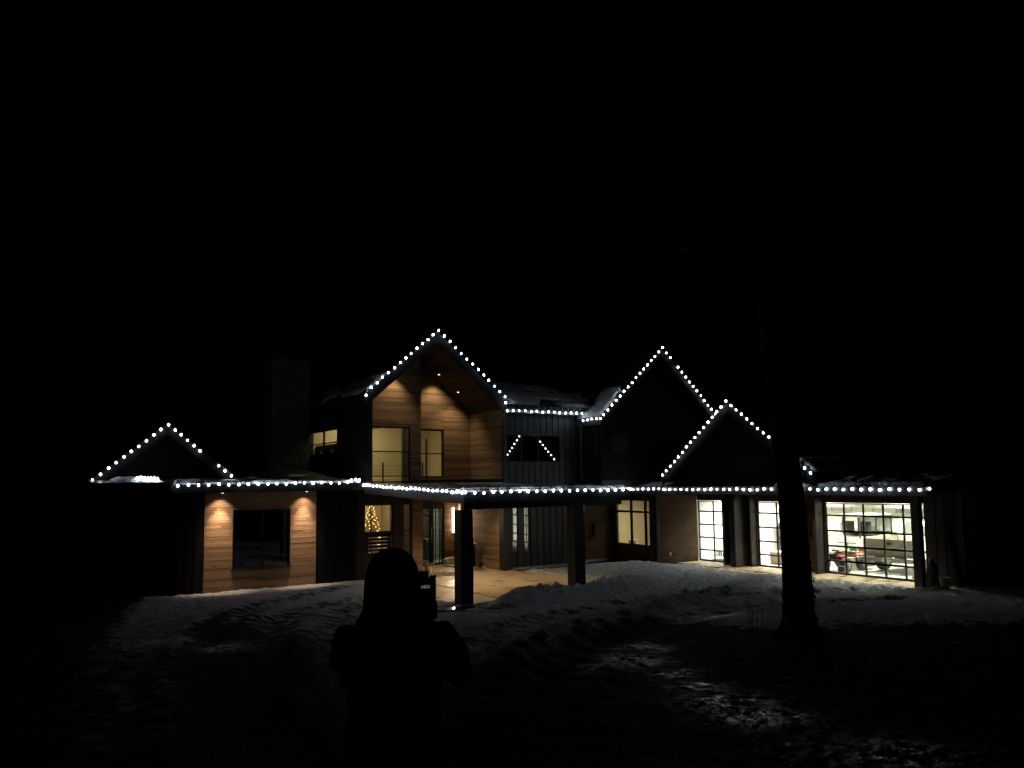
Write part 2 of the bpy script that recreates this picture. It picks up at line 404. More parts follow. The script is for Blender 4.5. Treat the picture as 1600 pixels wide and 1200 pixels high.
def terrain(x, y, fine=True):
    z = baseh(x, y).astype(float)
    dirt_and_shade = np.full(x.shape, .12)
    lump = fbm(x*.9, y*.9, 4, 3)*.16
    crust = (np.abs(fbm(x*2.6+2.*fbm(x, y, 2, 40), y*2.6, 4, 11))*.15 + np.abs(fbm(x*6.1, y*6.1+3*fbm(x*2, y*2, 2, 44), 3, 13))*.15) if fine else 0
    fin = fbm(x*12, y*12, 3, 21)*.07 if fine else 0
    far = smooth(26, 34, np.hypot(x, y))
    tr_ = np.zeros(x.shape)
    for P in (RUT1, RUT2, LT1, LT2, LT3): tr_ = np.maximum(tr_, G(pdist(x, y, P)[0], 1.1))
    d0 = pdist(x, y, BERM)[0]
    rough = np.clip(.50-.36*tr_+.35*G(d0, .8)+.45*smooth(12.5, 16, x)+.35*smooth(19, 23, s_ax(x, y))*smooth(9, 12, x), .14, 1.1)
    z = z+(lump*.32+(crust+fin)*rough)*(1-far*.6)
    d, al, sd = pdist(x, y, BERM)
    z += G(d, .55)*(.16+.10*fbm(al*1.3, sd*1.5, 3, 5)*2)
    # sloping plough scars on the near face of the berm
    z += G(sd-.6, .8)*np.sin(al*7+5*fbm(al*.8, sd, 2, 8))*.028
    isl = smooth(.35, 1.3, -sd)*(d < 30)         # planted island right of the berm: dark wet grass under broken snow
    side_isl = (sd < 0) if False else None
    for P, w_, dp in ((RUT1, .34, .09), (RUT2, .3, .05), (LT1, .26, .08), (LT2, .30, .07), (LT3, .28, .05)):
        d2, a2, s2 = pdist(x, y, P)
        ww = w_*(1+.5*fbm(a2*.5, s2*0+3, 2, 9))
        z -= G(d2, ww)*dp
        z += (G(s2-.62, .22)+G(s2+.62, .22))*(.05+.08*fbm(a2*1.5, s2*2, 3, 6))*(d2 < 1.6)
        dirt_and_shade += np.clip(G(d2, ww*1.5)*1.5, 0, 1)*(.50+.5*fbm(a2*.6, s2*2.5, 3, 33))
        z += G(d2, .25)*np.sin(a2*26)*.006
    d3, a3, s3 = pdist(x, y, BANK)
    bh = .37*np.exp(-(np.maximum(d3-.05, 0)/.62)**2)*smooth(-.05, .55, a3)*(1-.75*smooth(4.3, 8.5, a3))
    bh *= (1+.55*fbm(x*1.6, y*1.6, 4, 71)); z += bh+bh*fbm(x*6, y*6, 3, 72)*.6+bh*fbm(x*14, y*14, 2, 74)*.4
    dirt_and_shade -= .5*(bh > .05)
    # snow heap at the bay window corner
    z += .20*np.exp(-(((x-20.8)/1.1)**2+((y-22.6)/1.3)**2))*(1+.8*fbm(x*2, y*2, 3, 77))
    z += .13*np.exp(-(((x-9.8)/1.2)**2+((y-23.6)/.9)**2))
    # island of wet grass: from berm over the right foreground, painting light falloff too
    xi, yi = x, y
    bx = np.interp(yi, [p[1] for p in reversed(BERM)], [p[0] for p in reversed(BERM)])
    inside = smooth(.5, 1.9, xi-bx)*smooth(-4, 0, yi+3)*(1-smooth(14.2, 17.0, s_ax(x, y)+3.5*fbm(x*.45, y*.45, 4, 91)))
    dirt_and_shade += inside*(1.0+.4*fbm(x*.8, y*.8, 4, 55))
    z -= inside*.05
    # left foreground verge, darkened to paint the weak light there
    lf = smooth(.3, 1.6, np.interp(y, [0, 8, 14, 20, 26], [.4, 1.0, 2.0, 3.3, 4.6])-x)
    dirt_and_shade += lf*.7
    dirt_and_shade += (.24*(1-smooth(9, 19, s_ax(x, y)))+.12*(1-smooth(5, 10, s_ax(x, y)))+.17*(1-smooth(5, 11, x)))*(1-inside)  # light falloff painted into the foreground and left snow as darker ground
    # dark wet area in front of the first post
    dirt_and_shade += .8*np.exp(-(((x-10.1)/1.0)**2+((y-17.3)/1.2)**2))
    # flat areas: house, slabs
    h_in = smooth(-.6, .0, x-4.7)*smooth(-.0, .4, y-25.75)
    z = z*(1-h_in)+(-.14)*h_in
    def flat(x0, x1, y0, y1, m, zz):
        nonlocal z
        a = smooth(x0-m, x0, x)*(1-smooth(x1, x1+m, x))*smooth(y0-m, y0, y)*(1-smooth(y1, y1+m, y))
        z = z*(1-a)+zz*a
    flat(10.75, 16.4, 18.7, 40, .35, -.1)
    flat(22.95, 40, 10.0+3.0, 40, .28, -.1)
    flat(16.6, 40, 25.0, 40, .4, -.1)
    flat(21.6, 40, 22.8, 40, .3, -.1)
    # puddle ice
    pud = np.exp(-(((x-9.45)/.55)**2+((y-17.15)/.22)**2)*1.2)
    z = z*(1-np.clip(pud*1.6, 0, 1))+.20*np.clip(pud*1.6, 0, 1)
    ice = np.clip(pud*2.2, 0, 1)
    for (ix, iy, r, s_) in ((7.6, 7.7, .35, 1), (7.2, 6.9, .4, 1), (6.8, 6.1, .6, 1), (6.6, 5.5, .6, 1), (8.8, 9.7, .5, 1), (7.8, 8.7, .6, .8), (7.2, 8.6, .5, .6), (6.3, 3.9, .8, .8), (4.9, 3.9, .7, .5), (13.4, 12.2, .7, .8), (2.6, 15.2, .5, .8), (3.3, 14.0, .5, .8)):
        ice = np.maximum(ice, s_*np.exp(-(((x-ix)/r)**2+((y-iy)/r)**2)))
        dirt_and_shade -= .38*s_*np.exp(-(((x-ix)/r)**2+((y-iy)/r)**2))
    dirt_and_shade = np.where(inside > .5, dirt_and_shade, np.minimum(dirt_and_shade, .46+.8*inside+.5*(1-smooth(1.5, 6.5, x))+.2*(1-smooth(6, 12, s_ax(x, y)))))  # cap rises nearby and far left, where falloff is painted
    return z, np.clip(dirt_and_shade, 0, 1.2), ice
def gz(x, y):
    a = terrain(np.array([float(x)]), np.array([float(y)]))[0]; return float(a[0])

def build_ground():
    head = math.atan2(.832, .547)
    fine = np.linspace(-R_(40), R_(40), 640)
    coarse = np.linspace(R_(40), 2*math.pi-R_(40), 60)[1:-1]
    ang = np.concatenate([fine, coarse]) + head
    rad = np.concatenate([[.02], np.linspace(.6, 1.8, 6), 1.9*np.power(36/1.9, np.linspace(0, 1, 520)), [40, 48, 60, 80, 120, 200, 400, 900, 2000]])
    A, Rr = np.meshgrid(ang, rad)
    X = (Rr*np.cos(A)).ravel(); Y = (Rr*np.sin(A)).ravel()
    Z, D, I = terrain(X, Y)
    na, nr = len(ang), len(rad)
    V = np.stack([X, Y, Z], 1)
    i = np.arange(na); i2 = (i+1) % na
    F = []
    for j in range(nr-1):
        F.append(np.stack([j*na+i, (j+1)*na+i, (j+1)*na+i2, j*na+i2], 1))
    F = np.concatenate(F)
    me = bpy.data.meshes.new('ground')
    me.vertices.add(len(V)); me.vertices.foreach_set('co', V.astype(np.float32).ravel())
    me.loops.add(F.size); me.loops.foreach_set('vertex_index', F.astype(np.int32).ravel())
    me.polygons.add(len(F)); me.polygons.foreach_set('loop_start', np.arange(0, F.size, 4, dtype=np.int32))
    me.polygons.foreach_set('use_smooth', np.ones(len(F), dtype=bool))
    me.update(calc_edges=True); me.validate()
    for nm, arr in (('dirt_and_shade', D), ('ice', I)):
        at = me.attributes.new(nm, 'FLOAT', 'POINT'); at.data.foreach_set('value', arr.astype(np.float32))
    me.materials.append(M_snowg)
    put('ground', me, (0,0,0), kind='structure')
build_ground()

pm = []
for k in range(26):
    a = 2*math.pi*k/26; q = 1+.3*math.sin(2*a+1)+.15*math.sin(5*a)
    pm.append((9.45+.5*q*math.cos(a), 17.15+.2*q*math.sin(a), .232))
m_, nt_, ns_, ln_, b_ = newmat('puddle_ice'); b_.inputs['Base Color'].default_value = (.02, .02, .022, 1); b_.inputs['Roughness'].default_value = .06
pn_ = noise(nt_, coords(nt_), 9, 3); bump(nt_, pn_.outputs['Fac'], .05, .01, b_)
put('puddle', MB().prism(pm, (0, 0, -.05)).mesh('puddle', m_), (0, 0, 0), kind='structure')

# ------------------------------------------------------------------ wall helpers
def P3(pl, a, c, z): return (a, c, z) if pl == 'Y' else (c, a, z)
def pbox(mb, pl, a0, a1, c0, c1, z0, z1):
    if pl == 'Y': mb.box(a0, a1, c0, c1, z0, z1)
    else: mb.box(c0, c1, a0, a1, z0, z1)
def cut(a0, a1, z0, z1, openings):
    iv = [(a0, a1)]
    for (o0, o1, oz0, oz1) in openings:
        if oz1 <= z0+1e-6 or oz0 >= z1-1e-6: continue
        nx = []
        for (p, q) in iv:
            if o1 <= p or o0 >= q: nx.append((p, q)); continue
            if o0 > p: nx.append((p, o0))
            if o1 < q: nx.append((o1, q))
        iv = nx
    return iv
def boards(pl, c, a0, a1, z0, z1, openings=(), span=None, pitch=BP, th=.022, sgn=-1):
    """horizontal boards on the face at c (outward = sgn); returns MB"""
    mb = MB(); z = z0
    rr = random.Random(int(a0*100+c*7+z0*13))
    while z < z1-.01:
        zt = min(z+pitch-.009, z1)
        lo, hi = a0, a1
        if span:
            s0 = span(zt); 
            if s0 is None: break
            lo, hi = max(a0, s0[0]), min(a1, s0[1])
            if hi-lo < .05: break
        for (p, q) in cut(lo, hi, z, zt, openings):
            # butt joints
            x = p
            while x < q-1e-4:
                nx_ = min(q, x+rr.uniform(1.6, 3.2))
                if q-nx_ < .4: nx_ = q
                t = th+rr.uniform(0, .007)
                cc = sorted((c, c+sgn*t))
                pbox(mb, pl, x+.0015, nx_-.0015, cc[0], cc[1], z, zt)
                x = nx_
        z += pitch
    return mb
def backing(pl, c, a0, a1, z0, z1, openings=(), th=.2, sgn=1, span=None):
    mb = MB()
    zs = sorted({z0, z1, *[o[2] for o in openings if z0 < o[2] < z1], *[o[3] for o in openings if z0 < o[3] < z1]})
    for q0, q1 in zip(zs[:-1], zs[1:]):
        for (p, q) in cut(a0, a1, q0, q1, openings):
            cc = sorted((c, c+sgn*th)); pbox(mb, pl, p, q, cc[0], cc[1], q0, q1)
    return mb
def seams(pl, c, a0, a1, z0, z1, parent, openings=(), w=.30, mat=None, sgn=-1, label=None):
    """standing-seam panels, each a sub-part"""
    a = a0; k = 0; rr = random.Random(int(a0*31+z0*7))
    while a < a1-.02:
        b = min(a+w, a1)
        if a1-b < .06: b = a1
        for (oz0, oz1) in col_intervals(a, b, z0, z1, openings):
            mb = MB(); t = .012+rr.uniform(0, .003)
            cc = sorted((c, c+sgn*t)); pbox(mb, pl, a+.003, b-.003, cc[0], cc[1], oz0, oz1)
            cc = sorted((c, c+sgn*.038)); pbox(mb, pl, a+.003, a+.021, cc[0]+(0 if sgn > 0 else 0), cc[1]-(t+.0005 if sgn < 0 else 0), oz0, oz1)
            part('siding_panel', mb, mat or M_black, parent)
        a = b
def col_intervals(a, b, z0, z1, openings):
    iv = [(z0, z1)]
    for (o0, o1, oz0, oz1) in openings:
        if o1 <= a+.01 or o0 >= b-.01: continue
        nx = []
        for (p, q) in iv:
            if oz1 <= p or oz0 >= q: nx.append((p, q)); continue
            if oz0 > p: nx.append((p, oz0))
            if oz1 < q: nx.append((oz1, q))
        iv = nx
    return iv
def window(house, pl, c, a0, a1, z0, z1, vs=(), hs=(), glass=None, fr=.055, depth=.10, sgn=-1, muntin=.04, name='window', label=None, mat=None, rec=.03):
    """frame with mullions at positions vs / hs and one pane per light"""
    fo = MB(); f0, f1 = sorted((c-sgn*rec, c-sgn*(rec+depth)))
    pbox(fo, pl, a0, a1, f0, f1, z0, z0+fr); pbox(fo, pl, a0, a1, f0, f1, z1-fr, z1)
    pbox(fo, pl, a0, a0+fr, f0, f1, z0+fr, z1-fr); pbox(fo, pl, a1-fr, a1, f0, f1, z0+fr, z1-fr)
    m2 = muntin/2; g0, g1 = f0+.012, f1-.012
    va = [a0+fr]+[v for v in vs]+[a1-fr]
    for v in vs: pbox(fo, pl, v-m2, v+m2, g0, g1, z0+fr, z1-fr)
    for i in range(len(va)-1):
        lo = va[i]+(m2 if i else 0); hi = va[i+1]-(m2 if i < len(va)-2 else 0)
        for h in hs: pbox(fo, pl, lo, hi, g0, g1, h-m2, h+m2)
    w = part(name, fo, mat or M_frame, house, label)
    ha = [z0+fr]+list(hs)+[z1-fr]; cm = (f0+f1)/2
    for i in range(len(va)-1):
        for j in range(len(ha)-1):
            lo = va[i]+(m2 if i else 0); hi = va[i+1]-(m2 if i < len(va)-2 else 0)
            q0 = ha[j]+(m2 if j else 0); q1 = ha[j+1]-(m2 if j < len(ha)-2 else 0)
            g = MB(); pbox(g, pl, lo, hi, cm-.003, cm+.003, q0, q1)
            part('pane', g, glass or M_glass, w)
    return w

house = thing('house', 'modern timber and black metal house with gables outlined in white string lights', 'house', (14, 26, 0))

# ------------------------------------------------------------------ LEFT WING
LW_Z = 3.12
lw_open = [(6.36, 8.19, .66, 2.52)]
w = part('wall', backing('Y', 25.83, 4.7, 10.55, -.12, LW_Z, lw_open), M_trim, house)
part('cladding', boards('Y', 25.828, 5.5, 9.06, -.02, LW_Z, lw_open), M_wood, w, 'cedar boards lit by two soffit lights', kind='stuff')
seams('Y', 25.828, 4.7, 5.47, -.05, LW_Z, w, w=.26, mat=M_barge)
seams('Y', 25.828, 9.09, 10.5, -.05, LW_Z, w, w=.28, mat=M_barge)
part('wall', MB().box(4.7, 4.9, 26.03, 33, -.12, LW_Z), M_trim, house)
window(house, 'Y', 25.83, 6.36, 8.19, .66, 2.52, vs=(7.32,), hs=(1.02,), glass=M_coat, label='dark unlit window with black frame')
part('window_sill', MB().box(6.32, 8.23, 25.74, 25.83, .61, .655), M_trim, house)
# room behind (unlit)
part('room', MB().box(4.95, 10.3, 26.04, 30, -.1, -.02).box(4.95, 10.3, 30, 30.1, 0, 3.1).box(10.3, 10.4, 26.04, 30, 0, 3.1), M_greyp, house)
# roof over the left wing: low pitch from the eave
def slab_y(mb, x0, x1, y0, z0, y1, z1, t):      # sloping in Y
    mb.prism([(x0, y0, z0), (x0, y0, z0+t), (x0, y1, z1+t), (x0, y1, z1)], (x1-x0, 0, 0)); return mb
def slab_x(mb, y0, y1, x0, z0, x1, z1, t):
    mb.prism([(x0, y0, z0), (x1, y0, z1), (x1, y0, z1+t), (x0, y0, z0+t)], (0, y1-y0, 0)); return mb
part('roof', slab_y(MB(), 4.4, 10.38, 24.82, 3.13, 33, 4.0, .16), M_roof, house)
part('fascia', MB().box(4.38, 10.38, 24.78, 24.818, 3.08, 3.33), M_barge, house)
part('soffit', boards('Y', 0, 0, 0, 0, 0).add([], []) if False else MB().box(4.42, 10.36, 24.82, 25.80, 3.085, 3.125), M_soffit, house)

def downlight(x, y, z, energy, color=(1, .66, .38), aim=(0, 0, -1), spot=75, parent=None, lens=True, blend=.5, r=.03):
    dl = part('downlight', MB().tube([(x, y, z), (x, y, z+.02)], .055, 14), M_trim, parent or house)
    if lens: part('lens', MB().tube([(x, y, z-.006), (x, y, z-.001)], .038, 14), M_lens, dl)
    lamp('lamp_beam', 'SPOT', (x, y, z-.03), energy, color, dl, aim=aim, spot=spot, blend=blend, radius=r)
    return dl
for x in (5.95, 8.62):
    dl = downlight(x, 25.47, 3.06, 42, color=(1, .70, .46), aim=(0, .35, -1), spot=92, blend=.7)
    lamp('lamp_core', 'SPOT', (x, 25.47, 3.03), 330, (1, .70, .46), dl, aim=(0, .17, -1), spot=58, blend=1.0)

# ------------------------------------------------------------------ GABLE ON THE FAR LEFT
def rake(mb, pl, c, d, pa, pk, pb, t, w_):
    """gable roof prism: eave point pa, peak pk, eave pb given as (a, z); runs from c to c+d"""
    for e in (pa, pb):
        q = [P3(pl, e[0], c, e[1]), P3(pl, pk[0], c, pk[1]), P3(pl, pk[0], c, pk[1]-t), P3(pl, e[0], c, e[1]-t)]
        mb.prism(q, (0, d, 0) if pl == 'Y' else (d, 0, 0))
    return mb
def span_of(pa, pk, pb, off=0.0):
    def f(z):
        z = z+off
        if z >= pk[1]: return None
        t = (pk[1]-z)/(pk[1]-pa[1]); t2 = (pk[1]-z)/(pk[1]-pb[1])
        return (pk[0]-(pk[0]-pa[0])*t, pk[0]+(pb[0]-pk[0])*t2)
    return f
def tri(pl, c, th, a0, a1, z0, pk, pa, pb, off=.0):
    """pentagon gable backing wall clipped under the rakes"""
    f = span_of(pa, pk, pb)
    def zr(a):
        e = pa if a < pk[0] else pb
        return pk[1]-(pk[1]-e[1])*abs(a-pk[0])/abs(e[0]-pk[0])-off
    pts = [P3(pl, a0, c, z0), P3(pl, a1, c, z0), P3(pl, a1, c, zr(a1)), P3(pl, pk[0], c, pk[1]-off), P3(pl, a0, c, zr(a0))]
    return MB().prism(pts, (0, th, 0) if pl == 'Y' else (th, 0, 0))
g4 = ((2.44, 3.5), (4.51, 5.22), (6.62, 3.5))
part('roof', rake(MB(), 'Y', 26.6, 8, *g4, .2, 0), M_roof, house, 'gable roof outlined by string lights on the far left')
w = part('gable_wall', tri('Y', 26.95, .15, 2.7, 6.3, -.1, g4[1], g4[0], g4[2], .22), M_trim, house)
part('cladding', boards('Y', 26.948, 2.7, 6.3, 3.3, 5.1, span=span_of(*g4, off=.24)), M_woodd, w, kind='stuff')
part('wall', MB().box(2.7, 2.85, 27.1, 34, -.1, 3.3), M_trim, house)
part('roof', slab_y(MB(), 2.3, 4.38, 25.4, 3.34, 26.94, 3.46, .07), M_roof, house)

# ------------------------------------------------------------------ CENTRE GABLE (two storeys, recessed balcony)
g1 = ((10.42, 6.30), (13.22, 8.76), (16.10, 6.30))
G1Y = 25.0
part('roof', rake(MB(), 'Y', G1Y, 9.5, *g1, .26, 0), M_roof, house, 'steep gable roof over the recessed balcony')
# barge boards, slightly proud
bb = MB()
for e in (g1[0], g1[2]):
    q = [(e[0], G1Y-.04, e[1]+.02), (g1[1][0], G1Y-.04, g1[1][1]+.02), (g1[1][0], G1Y-.04, g1[1][1]-.42), (e[0], G1Y-.04, e[1]-.42)]
    bb.prism(q, (0, .037, 0))
part('barge_board', bb, M_barge, house)
# side frames
part('side_wall', MB().box(10.52, 10.74, G1Y+.02, 26.58, 3.3, 6.2), M_trim, house)
win_w = [(27.88, 31.0, 4.42, 5.38)]
w = part('wall', backing('X', 10.55, 26.60, 34, 3.3, 6.25, win_w, .2), M_trim, house)
seams('X', 10.548, 25.05, 27.85, 3.3, 6.2, w, w=.4); seams('X', 10.548, 27.9, 31, 3.3, 4.4, w, w=.4)
seams('X', 10.548, 27.9, 31, 5.4, 6.2, w, w=.4); seams('X', 10.548, 31.02, 33.9, 3.3, 6.2, w, w=.4)
wwin = window(house, 'X', 10.55, 27.88, 31.0, 4.42, 5.38, vs=(29.45,), hs=(4.86,), glass=M_glass, label='side window glowing cream in its upper half')
part('side_wall', MB().box(16.02, 16.14, G1Y+.02, 28.4, 3.28, 6.36), M_trim, house)
sw = part('wall', MB().box(16.0, 16.018, G1Y+.05, 28.4, -.04, 3.2).box(16.0, 16.018, G1Y+.05, 27.6, 3.36, 6.4), M_trim, house)
part('cladding', boards('X', 15.998, G1Y+.1, 28.56, .02, 2.72), M_wood, sw, kind='stuff')
part('cladding', boards('X', 15.998, G1Y+.05, 27.4, 3.42, 6.02), M_wood, sw, kind='stuff')
# left block of the recess
LB = 26.6
lb_up = [(11.0, 12.92, 3.32, 5.38)]
w = part('wall', tri('Y', LB, .16, 10.76, 13.36, 3.3, (g1[1][0], g1[1][1]), g1[0], g1[2], .3) if False else
         MB().prism([(10.76, LB, 5.38), (13.36, LB, 5.38), (13.36, LB, 8.3), (13.22, LB, 8.4), (10.76, LB, 6.28)], (0, .16, 0)).box(12.92, 13.36, LB, LB+.16, 3.3, 5.379).box(10.76, 11.0, LB, LB+.16, 3.3, 5.379), M_trim, house)
part('cladding', boards('Y', LB-.002, 10.76, 13.36, 3.42, 8.4, lb_up, span=span_of((10.42, 6.0), (13.22, 8.46), (16.1, 6.0))), M_wood, w, kind='stuff')
window(house, 'Y', LB, 11.0, 12.92, 3.32, 5.38, vs=(), hs=(4.46, 3.56), label='tall balcony window with cream interior')
# deep back wall upstairs
BB = 27.42
bk_up = [(13.6, 14.78, 3.50, 5.38)]
w = part('wall', backing('Y', BB, 13.38, 15.998, 3.3, 5.9, bk_up, .16).prism([(13.38, BB, 5.901), (15.998, BB, 5.901), (15.998, BB, 6.1), (13.38, BB, 8.3)], (0, .16, 0)), M_trim, house)
part('cladding', boards('Y', BB-.002, 13.38, 15.97, 3.42, 8.4, bk_up, span=span_of((10.42, 6.0), (13.22, 8.46), (16.1, 6.0))), M_wood, w, kind='stuff')
window(house, 'Y', BB, 13.6, 14.78, 3.50, 5.38, vs=(), hs=(4.43,), label='narrow balcony window with cream interior')
# sloped wood ceiling of the balcony
cl = MB()
cl.prism([(13.22, G1Y+.03, 8.48), (16.0, G1Y+.03, 6.10), (16.0, G1Y+.03, 6.05), (13.22, G1Y+.03, 8.43)], (0, 2.7, 0))
cl.prism([(13.20, G1Y+.03, 8.48), (10.76, G1Y+.03, 6.34), (10.76, G1Y+.03, 6.29), (13.20, G1Y+.03, 8.43)], (0, 1.55, 0))
part('balcony_ceiling', cl, M_soffit, house)
for (x, y, e_) in ((14.28, 26.85, 95), (15.05, 26.72, 60)):
    z = 8.43-(x-13.22)*(2.38/2.78)
    downlight(x, y, z-.05, e_, color=(1, .74, .42), aim=(.0, .18, -1), spot=96, blend=.85)
downlight(12.25, 26.1, 7.50, 75, color=(1, .74, .42), aim=(-.08, .2, -1), spot=92, blend=.85)
# upper room
rm = MB().box(10.75, 16.3, 31.0, 31.1, 3.3, 6.6).box(10.75, 16.3, 26.76, 31.0, 3.22, 3.29).box(15.99, 16.1, 27.6, 31, 3.3, 6.6)
part('room', rm, M_cream, house)
part('room_ceiling', MB().box(10.76, 13.36, 26.78, 30.98, 6.2, 6.25).box(13.362, 15.98, 27.6, 30.98, 6.2, 6.25), M_cream, house)
part('room', MB().box(12.88, 13.37, 27.2, 27.3, 3.3, 6.2), M_greyp, house, 'shaded partition inside the upper room')
lamp('room_light', 'AREA', (12.2, 29.2, 6.15), 60, (1, .86, .52), house, size=2.0)
# interior railing
rl = thing('stair_railing', 'thin horizontal bar railing just inside the tall balcony window', 'railing', (12, 27.1, 3.3))
for k in range(5): part('rail', MB().box(11.0, 13.3, 27.09, 27.11, 3.42+k*.13, 3.435+k*.13), M_greyp, rl)
for x in (11.1, 12.05, 13.25): part('post', MB().box(x-.02, x+.02, 27.07, 27.13, 3.29, 4.06), M_frame, rl)
rl = thing('stair_railing', 'short bar railing with newel post just inside the narrow balcony window', 'railing', (14, 27.95, 3.3))
for k in range(5): part('rail', MB().box(13.4, 14.3, 27.94, 27.96, 3.42+k*.13, 3.435+k*.13), M_greyp, rl)
part('post', MB().box(14.08, 14.12, 27.9, 27.98, 3.29, 4.1), M_frame, rl)
part('post', MB().box(14.28, 14.33, 27.98, 28.04, 3.29, 5.05), M_frame, rl)
fan = thing('ceiling_fan', 'dark ceiling fan seen in the corner of the tall balcony window', 'fan', (11.98, 27.6, 5.3))
part('motor', MB().tube([(11.98, 27.6, 5.36), (11.98, 27.6, 5.50)], [.16, .10], 14), M_graycab, fan)
part('rod', MB().tube([(11.98, 27.6, 5.5), (11.98, 27.6, 6.25)], .02, 8), M_frame, fan)
for k in range(3):
    a = R_(20+120*k); M = Matrix.Translation((11.98, 27.6, 5.42)) @ Matrix.Rotation(a, 4, 'Z') @ Matrix.Rotation(R_(14), 4, 'X')
    part('blade', MB().box(.14, .72, -.08, .08, -.008, .008, M), M_frame, fan)
# plants and shelf behind the side window
part('shelf', MB().box(10.85, 11.0, 27.9, 31.0, 4.42, 4.84), M_frame, house, 'dark ledge behind the side window')
def tuft(mb, c, r, n, h):
    for k in range(n):
        a = random.uniform(0, 6.28); l = random.uniform(.5, 1)*r
        p = Vector(c); q = p+Vector((math.cos(a)*l, math.sin(a)*l, random.uniform(.3, 1)*h))
        s_ = Vector((-math.sin(a), math.cos(a), 0))*r*.12
        mb.add([p-s_*.3, p+s_*.3, (p+q)/2+s_+Vector((0,0,h*.15)), q, (p+q)/2-s_+Vector((0,0,h*.15))], [(0, 1, 2, 3, 4)])
for y, lb in ((28.3, 'small potted plant by the front end of the lit side window'), (29.0, 'potted plant just in front of the side window mullion'), (30.2, 'leafy potted plant at the rear half of the side window')):
    p_ = thing('potted_plant', lb, 'plant', (10.78, y, 4.50), 'plants in the side window')
    part('pot', MB().tube([(10.78, y, 4.50), (10.78, y, 4.6)], [.035, .05], 10), M_paper, p_)
    mb = MB(); tuft(mb, (10.78, y, 4.6), .16, 26, .2); part('foliage', mb, M_needle, p_)

# ------------------------------------------------------------------ GROUND FLOOR CENTRE
gl_open = [(11.1, 12.24, .12, 2.56), (12.62, 12.95, .12, 2.56)]
w = part('wall', backing('Y', LB, 10.76, 13.0, -.1, 3.2, gl_open, .16), M_frame, house)
window(house, 'Y', LB, 11.1, 12.24, .12, 2.56, hs=(1.5,), label='entry window showing the lit fir tree')
window(house, 'Y', LB, 12.62, 12.95, .12, 2.56, hs=(1.55,))
w = part('pier', MB().box(13.0, 13.42, LB, 28.58, -.08, 3.2), M_trim, house)
part('cladding', boards('Y', LB-.002, 13.0, 13.42, .02, 2.9), M_wood, w, kind='stuff')
# back of the entry
EB = 28.6
e_open = [(14.2, 14.84, .02, 2.3), (14.9, 15.40, .02, 2.3)]
w = part('wall', backing('Y', EB, 13.42, 16.3, -.1, 3.2, e_open, .16), M_frame, house)
part('cladding', boards('Y', EB-.002, 15.42, 15.97, .02, 2.7), M_wood, w, kind='stuff')
dw = window(house, 'Y', EB, 14.2, 14.84, .02, 2.3, hs=(2.0,), glass=M_coat, name='front_door', label='dark glazed front door')
part('handle', MB().tube([(14.80, 28.55, .9), (14.80, 28.55, 1.5)], .012, 8), M_steel, dw)
sl = window(house, 'Y', EB, 14.9, 15.40, .02, 2.3, hs=(.35, .75, 1.15, 1.40, 1.66, 1.92, 2.14), vs=(15.06, 15.23), muntin=.02, name='sidelight', label='greenish lit sidelight with fine glazing grid')
part('entry_hall', MB().box(13.5, 16.3, 30.6, 30.7, 0, 3).box(13.5, 16.3, 28.77, 30.6, -.08, -.01).box(13.45, 13.5, 28.77, 30.6, 0, 3), M_greyp, house)
lamp('room_light', 'AREA', (15.0, 29.9, 2.7), 42, (.85, .95, .75), house, size=.6)
# sconce
sc = part('sconce', MB().box(15.74, 15.82, 28.545, 28.575, 1.16, 2.32), M_frame, house, 'tall warm tube wall light by the door')
part('tube', MB().tube([(15.78, 28.50, 1.26), (15.78, 28.50, 2.28)], .042, 14), M_tube, sc)
lamp('lamp_glow', 'AREA', (15.78, 28.44, 1.77), 40, (1, .76, .52), sc, size=.08, size_y=1.0, aim=(0, -1, -.05))
part('doorbell', MB().box(15.68, 15.71, 28.55, 28.572, 1.03, 1.10), M_steel, house)
# corner post between entry and dark siding
cp = MB().box(15.96, 16.16, 24.97, 25.28, -.02, 3.1).box(16.19, 16.44, 25.1, 25.27, -.02, 3.1)
part('corner_column', cp, M_trim, house, 'dark metal corner column')
# room with the Christmas tree
part('room', MB().box(10.76, 13.44, 30.4, 30.5, 0, 3.1).box(10.76, 13.44, 26.77, 30.4, -.08, -.01).box(10.78, 10.88, 26.77, 30.4, 0, 3.1), M_orange, house)
lamp('room_light', 'AREA', (12.2, 29.2, 3.0), 30, (1, .70, .36), house, size=1.0)
part('room_ceiling', MB().box(10.76, 13.44, 26.77, 30.4, 3.1, 3.14), M_orange, house)
xt = thing('christmas_tree', 'dark fir tree wound with warm fairy lights behind the entry window', 'christmas tree', (11.86, 27.75, -.01))
part('trunk', MB().tube([(11.86, 27.75, -.01), (11.86, 27.75, 2.5)], [.05, .01], 8), M_bark, xt)
mb = MB(); rr = random.Random(3)
for k in range(2600):
    h = rr.random()**.8; z = .35+h*2.3; r = (1-h)*.62+.03; a = rr.uniform(0, 6.283); q = r*math.sqrt(rr.random())
    p = Vector((11.86+math.cos(a)*q, 27.75+math.sin(a)*q, z)); d = Vector((math.cos(a), math.sin(a), rr.uniform(-.3, .4))).normalized()*rr.uniform(.07, .14)
    s_ = d.cross(Vector((0, 0, 1))).normalized()*.018
    mb.add([p-s_, p+s_, p+d], [(0, 1, 2)])
part('foliage', mb, M_needle, xt)
fb = MB().ball((0, 0, 0), .017, 6, 4).mesh('fairy_bulb', M_warmb, smooth=True)
for k in range(110):
    h = (k+.5)/110; z = .45+h*2.1; r = (1-(z-.35)/2.3)*.62+.03; a = k*2.4+rr.uniform(-.3, .3)
    put('fairy_bulb', fb, (11.86+math.cos(a)*r, 27.75+math.sin(a)*r, z), xt)
